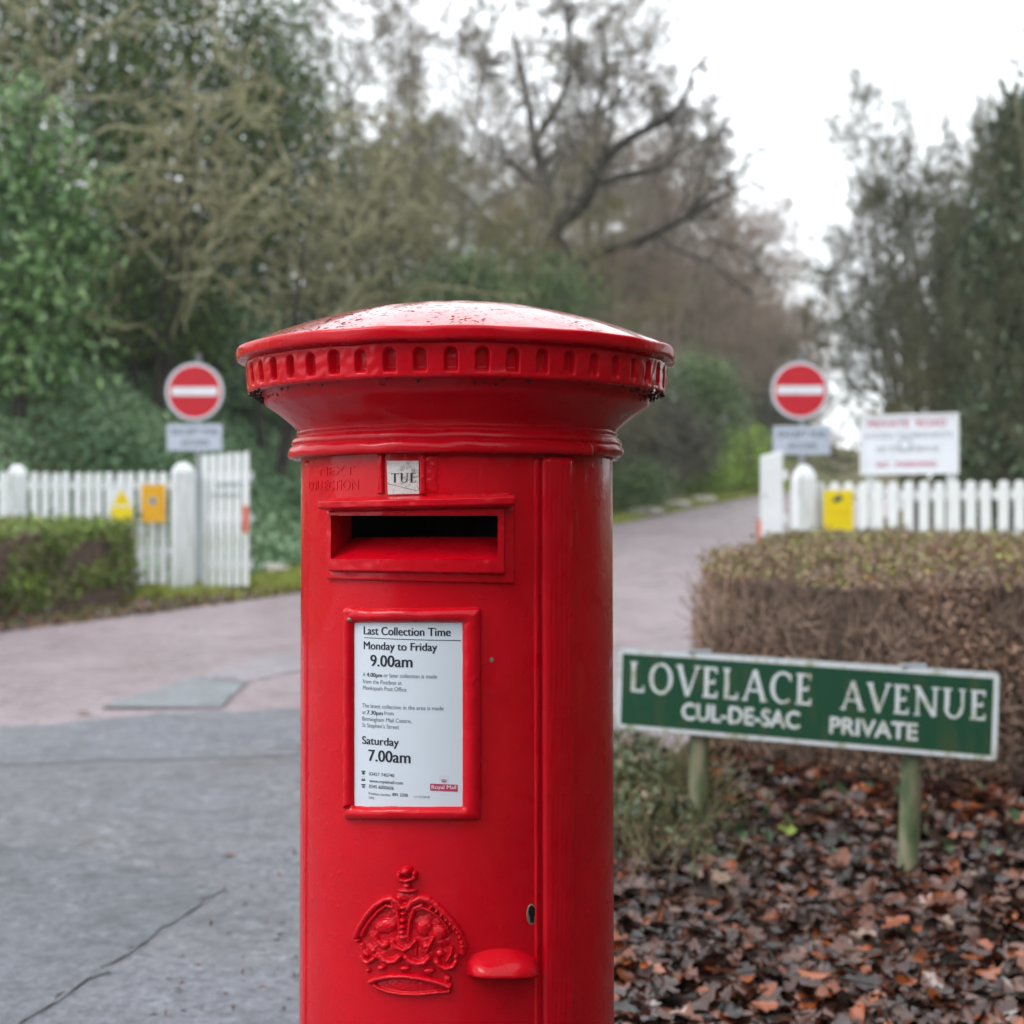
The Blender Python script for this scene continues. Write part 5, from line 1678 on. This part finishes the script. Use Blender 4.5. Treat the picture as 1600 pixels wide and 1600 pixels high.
# ------------------------------------------------------------------ trees and shrubs, left of the road
leafy('laurel', 30, 395, 17.6, 128, 250, 'laurel', .165, 250, 24, 101, 'glossy pale green laurel bush on the bank at the far left', 'bush', cl=.36, aspect=.38, up=1.2, shell=.35)
leafy('yew_tree', 60, 250, 23.5, 230, 420, 'yew', .13, 900, 34, 102, 'dark evergreen tree behind the glossy laurel bush', group='dark evergreens on the bank', cl=.6, aspect=.4, lump=.15, shell=.4)
leafy('yew_tree', 285, 230, 22.5, 170, 420, 'yew', .12, 900, 34, 103, 'dark evergreen tree behind the tangle of mossy branches', group='dark evergreens on the bank', cl=.6, aspect=.4, lump=.15, shell=.4)
leafy('holly_tree', 440, 330, 26.0, 105, 330, 'yew', .12, 560, 30, 104, 'slim dark evergreen tree right of the mossy tangle', group='dark evergreens on the bank', cl=.6, aspect=.4, lump=.2, shell=.4)
leafy('holly_bush', 200, 530, 20.5, 150, 110, 'yew', .10, 420, 30, 105, 'low dark evergreen bush on the bank above the no entry sign', 'bush', cl=.5, lump=.2)
leafy('ivy_mound', 360, 560, 21.5, 70, 100, 'ivy', .09, 200, 26, 106, 'ivy covered mound behind the left no entry sign', 'bush', cl=.4)
bare_tree('tangle', 235, 19.8, -40, .4, 'mossy bare tree with tangled crooked branches above the left fence', name='mossy_tree')
bare_tree('tangle', 420, 20.8, 20, 2.1, 'mossy bare tree with crooked branches left of the pillar box', name='mossy_tree')
bare_tree('tangle_b', 90, 20.5, -90, 1.2, 'mossy bare tree leaning over the laurel bush at the far left', name='mossy_tree')
bare_tree('tangle_b', 520, 23.5, 60, 4.0, 'mossy bare tree directly above the left shoulder of the pillar box', name='mossy_tree')
for k_, (key, px, d, top, rz, tw) in enumerate([('scrub', 560, 27, 190, .3, None), ('scrub_b', 655, 30, 210, 1.3, None), ('scrub', 740, 29, 230, 2.2, None), ('scrub_b', 815, 33, 260, 3.2, 'twig_olive'), ('scrub', 890, 31, 330, 4.3, None), ('scrub', 620, 36, 120, 5.0, None)]):
    bare_tree(key, px, d, top, rz, 'olive brown thicket of thin bare stems, ' + ['first', 'third', 'fourth', 'fifth', 'last', 'second'][k_] + ' from the left above the pillar box', 'thickets above the pillar box', 'thicket', 1.1, 'thicket', tw)
for k_, (px, d, top, rz) in enumerate([(575, 40, -120, .2), (705, 39, -190, 1.7), (905, 44, -110, 4.1)]):
    bare_tree('tall' if k_ != 1 else 'tall_b', px, d, top, rz, ['leftmost', 'middle', 'rightmost'][k_] + ' of three tall bare trees reaching the sky behind the thickets', 'tall bare trees behind the thickets', twigs='twig_brown')
for (px, py, d, rx, ry, s_, lb) in [(600, 520, 25, 95, 80, 111, 'green bush low behind the left half of the pillar box cap'), (735, 480, 27, 85, 70, 112, 'green bush rising just above the middle of the cap'), (850, 480, 29, 70, 65, 113, 'green bush rising just above the right half of the cap'), (400, 640, 22.0, 70, 70, 114, 'dull green bush between the no entry sign and the cap')]:
    leafy('bush', px, py, d, rx, ry, 'shrub_green' if s_ != 114 else 'ivy', .10, 240, 26, s_, lb, 'bush', cl=.5)
# the oak with heavy dark limbs
def oak():
    rg = np.random.default_rng(121)
    d = 33.0
    b0 = W(838, 700, d)
    z0 = Gz(b0[0], d)
    root = empty('oak_tree', (b0[0], d, z0), 0, 'big bare oak with heavy dark crooked limbs right of centre', 'tree')
    off = np.array([b0[0], d, z0])
    def limb(pts, r0, r1):
        p = np.array([W(x, y, d + dd) for x, y, dd in pts]) - off
        p = np.array(curve_pts(p, 3))
        return p, np.linspace(r0, r1, len(p)) * .82
    tr = limb([(838, 790, 0), (842, 640, .1), (850, 520, 0), (858, 430, -.2), (868, 350, -.3)], .36, .26); tr[0][0, 2] = -.3
    Ls = [limb([(868, 350, -.3), (905, 325, -.6), (925, 290, -.9), (940, 255, -1.2), (985, 215, -1.5), (1050, 180, -2.2), (1085, 120, -2.6)], .24, .05),
          limb([(850, 520, 0), (885, 430, -.8), (945, 392, -1.4), (1005, 372, -1.8), (1060, 345, -2.3), (1120, 312, -2.8), (1150, 300, -3.0)], .19, .03),
          limb([(868, 350, -.3), (850, 280, .3), (835, 220, .5), (820, 130, .9), (800, 40, 1.2)], .20, .04),
          limb([(925, 290, -.9), (975, 275, -.4), (1030, 262, -.2), (1080, 225, .3), (1130, 215, .5)], .13, .03),
          limb([(940, 255, -1.2), (930, 190, -1.0), (945, 120, -.8), (940, 40, -.4)], .13, .03),
          limb([(858, 430, -.2), (800, 390, .8), (750, 330, 1.5), (700, 280, 2.0)], .15, .03),
          limb([(835, 220, .5), (880, 150, .8), (890, 70, 1.0), (880, -10, 1.2)], .11, .03)]
    segs = branches([tr] + Ls, [dict(n=9, length=.44, ang=52, seg=6, wander=.34, up=.06, rr=.42, t0=.15, rmin=.025), dict(n=7, length=.55, ang=50, seg=4, wander=.34, up=.04, rr=.5, rmin=.016),
                               dict(n=6, length=.6, ang=48, seg=3, wander=.34, up=.02, rr=.55, rmin=.011), dict(n=4, length=.65, ang=45, seg=2, wander=.3, up=.0, rr=.6, rmin=.008)], rg)
    tm = seg_mesh('trunk', [segs[0]], [10])
    link('trunk', tm, M['bark_dark'], root)
    link('limbs', seg_mesh('limbs', [segs[1], segs[2]], [6, 4]), M['bark_dark'], root)
    link('crown', seg_mesh('crown', segs[3:], [3, 3]), M['twig_brown'], root)
    c = W(1000, 235, d - .5) - off
    leaf_object('withered_leaves', c + rg.normal(size=(170, 3)) * [.6, .4, .35], .09, M['russet'], rg, root, .6, .3)
oak()
# trees along the left of the road, distance haze put into their twig colour
far = [(905, 44, 150, .4, 'tall'), (985, 47, 130, 1.5, 'tall_b'), (1045, 50, 165, 2.5, 'tall'), (1098, 54, 215, 3.4, 'tall_b'), (1140, 60, 275, 4.2, 'tall'), (1180, 66, 340, 5.0, 'tall_b'), (1215, 74, 405, .9, 'tall'), (1245, 82, 470, 1.9, 'tall_b'), (1248, 92, 540, 2.9, 'tall'), (1015, 58, 200, 5.5, 'tall_b'), (945, 55, 180, 2.0, 'tall'), (1075, 62, 250, .1, 'tall_b'), (1125, 70, 320, 1.1, 'tall'), (1165, 78, 390, 2.3, 'tall_b'), (1205, 88, 455, 3.7, 'tall')]
for px, d, top, rz, key in far:
    bare_tree(key, px, d, top, rz, 'brown bare tree in the wood receding along the left of the road', 'bare trees receding along the road', wide=1.35, twigs='twig_hazed')
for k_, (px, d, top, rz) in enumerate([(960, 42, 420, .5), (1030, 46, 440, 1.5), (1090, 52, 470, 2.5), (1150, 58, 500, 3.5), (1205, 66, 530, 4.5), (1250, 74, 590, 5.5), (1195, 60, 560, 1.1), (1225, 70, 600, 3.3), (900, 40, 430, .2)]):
    bare_tree('scrub_b' if k_ % 2 else 'scrub', px, d, top, rz, 'brown thicket under the bare trees along the left of the road', 'brown thickets under the far trees', 'thicket', 1.6, 'thicket', 'twig_hazed')
leafy('bush', 1095, 632, 38, 56, 66, 'shrub_green', .12, 300, 30, 131, 'rounded dark green bush between the cap and the right no entry sign', 'bush', cl=.5, trunk=False)
leafy('bush', 1045, 690, 36, 60, 55, 'shrub_dark', .11, 260, 28, 137, 'dark bush filling the gap below the rounded green bush', 'bush', cl=.5, trunk=False)
leafy('bush', 1205, 660, 52, 50, 60, 'shrub_dark', .13, 260, 28, 138, 'dark brown bush behind the right no entry sign', 'bush', cl=.6, trunk=False)
leafy('bush', 1000, 715, 33, 52, 55, 'shrub_dark', .10, 200, 28, 132, 'dark brownish bush right of the neck of the pillar box', 'bush', cl=.4)
leafy('bush', 985, 762, 30, 55, 30, 'shrub_green', .08, 170, 28, 133, 'low green bush on the verge against the pillar box', 'bush', cl=.35)
leafy('bush', 1155, 722, 41, 58, 46, 'shrub_bright', .11, 240, 28, 134, 'bright green clipped bush beside the far road', 'bush', cl=.4, shell=.7, lump=.08)
leafy('bush', 1092, 742, 39, 52, 33, 'shrub_bright', .10, 200, 28, 135, 'lower bright green bush left of the clipped one', 'bush', cl=.35, shell=.7, lump=.1)
# right of the road
def ivy_tree(px, d, top, rz, key, label, col_px, seed, low=760, high=120, wide=1.0, n=260):
    t = bare_tree(key, px, d, top, rz, label, 'ivy clad trees at the right', 'ivy_clad_tree', wide, twigs='twig_dark')
    rg = np.random.default_rng(seed)
    sc = np.array(t.scale)
    zt = EYE + (HORIZON - high) / F_PX * d - t.location.z
    zz = np.linspace(.3, zt, n)
    prof = col_px * d / F_PX * .92 * (.55 + .45 * np.sin(np.linspace(.3, 2.6, n))) * (1 + .3 * np.sin(zz * 2.1 + seed) + .2 * np.sin(zz * 4.7))
    a = rg.uniform(0, 6.28, n)
    C = np.stack([np.cos(a) * prof * rg.uniform(.4, 1, n), np.sin(a) * prof * rg.uniform(.4, 1, n), zz], -1)
    P = (C[:, None] + rg.normal(size=(n, 44, 3)) * .17).reshape(-1, 3)
    c_, s_ = math.cos(-rz), math.sin(-rz)
    P = np.stack([P[:, 0] * c_ - P[:, 1] * s_, P[:, 0] * s_ + P[:, 1] * c_, P[:, 2]], -1) / sc
    leaf_object('ivy', P, .095 / sc[0], M['ivy_dark'], rg, t, .75, .6, clump_tint(rg, n, 44))
    return t
ivy_tree(1488, 25.0, 95, 2.4, 'tall_b', 'bare tree with a thin ivy sleeve, its twigs reaching over the road', 16, 141, wide=1.0, high=330, n=110)
ivy_tree(1545, 22.5, 110, 2.2, 'tall', 'dark trunk thick with ivy right of the notice board', 30, 142, high=380, wide=.6, n=200)
ivy_tree(1612, 20.5, 20, 3.9, 'tall_b', 'tree buried in dark ivy at the right edge', 58, 143, high=160, wide=.6, n=380)
ivy_tree(1700, 19.0, -30, 1.1, 'scrub', 'tree buried in ivy just outside the right edge', 85, 144, high=110, wide=.7, n=380)
bare_tree('scrub_b', 1438, 25.5, 170, 2.6, 'grey brown thicket left of the ivy clad trees', name='thicket', wide=.85, cat='thicket', twigs='twig_dark')
bare_tree('scrub_b', 1455, 27.0, 110, 2.9, 'taller grey brown thicket against the sky behind the notice board', name='thicket', wide=.8, cat='thicket', twigs='twig_dark')
bare_tree('scrub', 1530, 24.0, 470, 2.9, 'low thicket behind the notice board at the foot of the ivy', name='thicket', wide=1.3, cat='thicket')
bare_tree('scrub_b', 1300, 70.0, 665, 1.9, 'pale thicket far off where the road meets the sky', name='thicket', wide=1.6, cat='thicket', twigs='twig_hazed')
leafy('holly_bush', 1590, 690, 21.0, 80, 90, 'ivy_dark', .09, 220, 28, 145, 'dark ivy bush beside the right end of the fence', 'bush', cl=.4)
# unseen leaf masses right of and behind the lens, added to darken the box
def wood(name, seed, cx, cy_, rx, ry, z, h):
    rg = np.random.default_rng(seed)
    n = 9000
    P = np.stack([rg.uniform(-rx, rx, n) + cx, rg.uniform(-ry, ry, n) + cy_, z + rg.random(n) ** .8 * h], -1)
    tag(leaf_object(name, P, .55, M['yew'], rg, None, .6, .3), kind='stuff')
wood('unseen_woods', 151, 6.6, 1.5, 1.6, 6.0, .1, 9.0)
wood('unseen_woods', 152, 1.0, -11.0, 13.0, 1.6, .1, 5.0)

# ------------------------------------------------------------------ the damp air
hz = MB().box((0, 55, 14), (260, 170, 46))
haze = tag(hz.build('haze', None), kind='stuff')
hm = bpy.data.materials.new('haze'); hm.use_nodes = True
hn = hm.node_tree.nodes; hn.clear()
ho = hn.new('ShaderNodeOutputMaterial'); hv = hn.new('ShaderNodeVolumePrincipled')
hv.inputs['Color'].default_value = (.97, .965, .96, 1)
hv.inputs['Density'].default_value = .0010
hv.inputs['Anisotropy'].default_value = .2
hm.node_tree.links.new(hv.outputs[0], ho.inputs['Volume'])
haze.data.materials.append(hm)
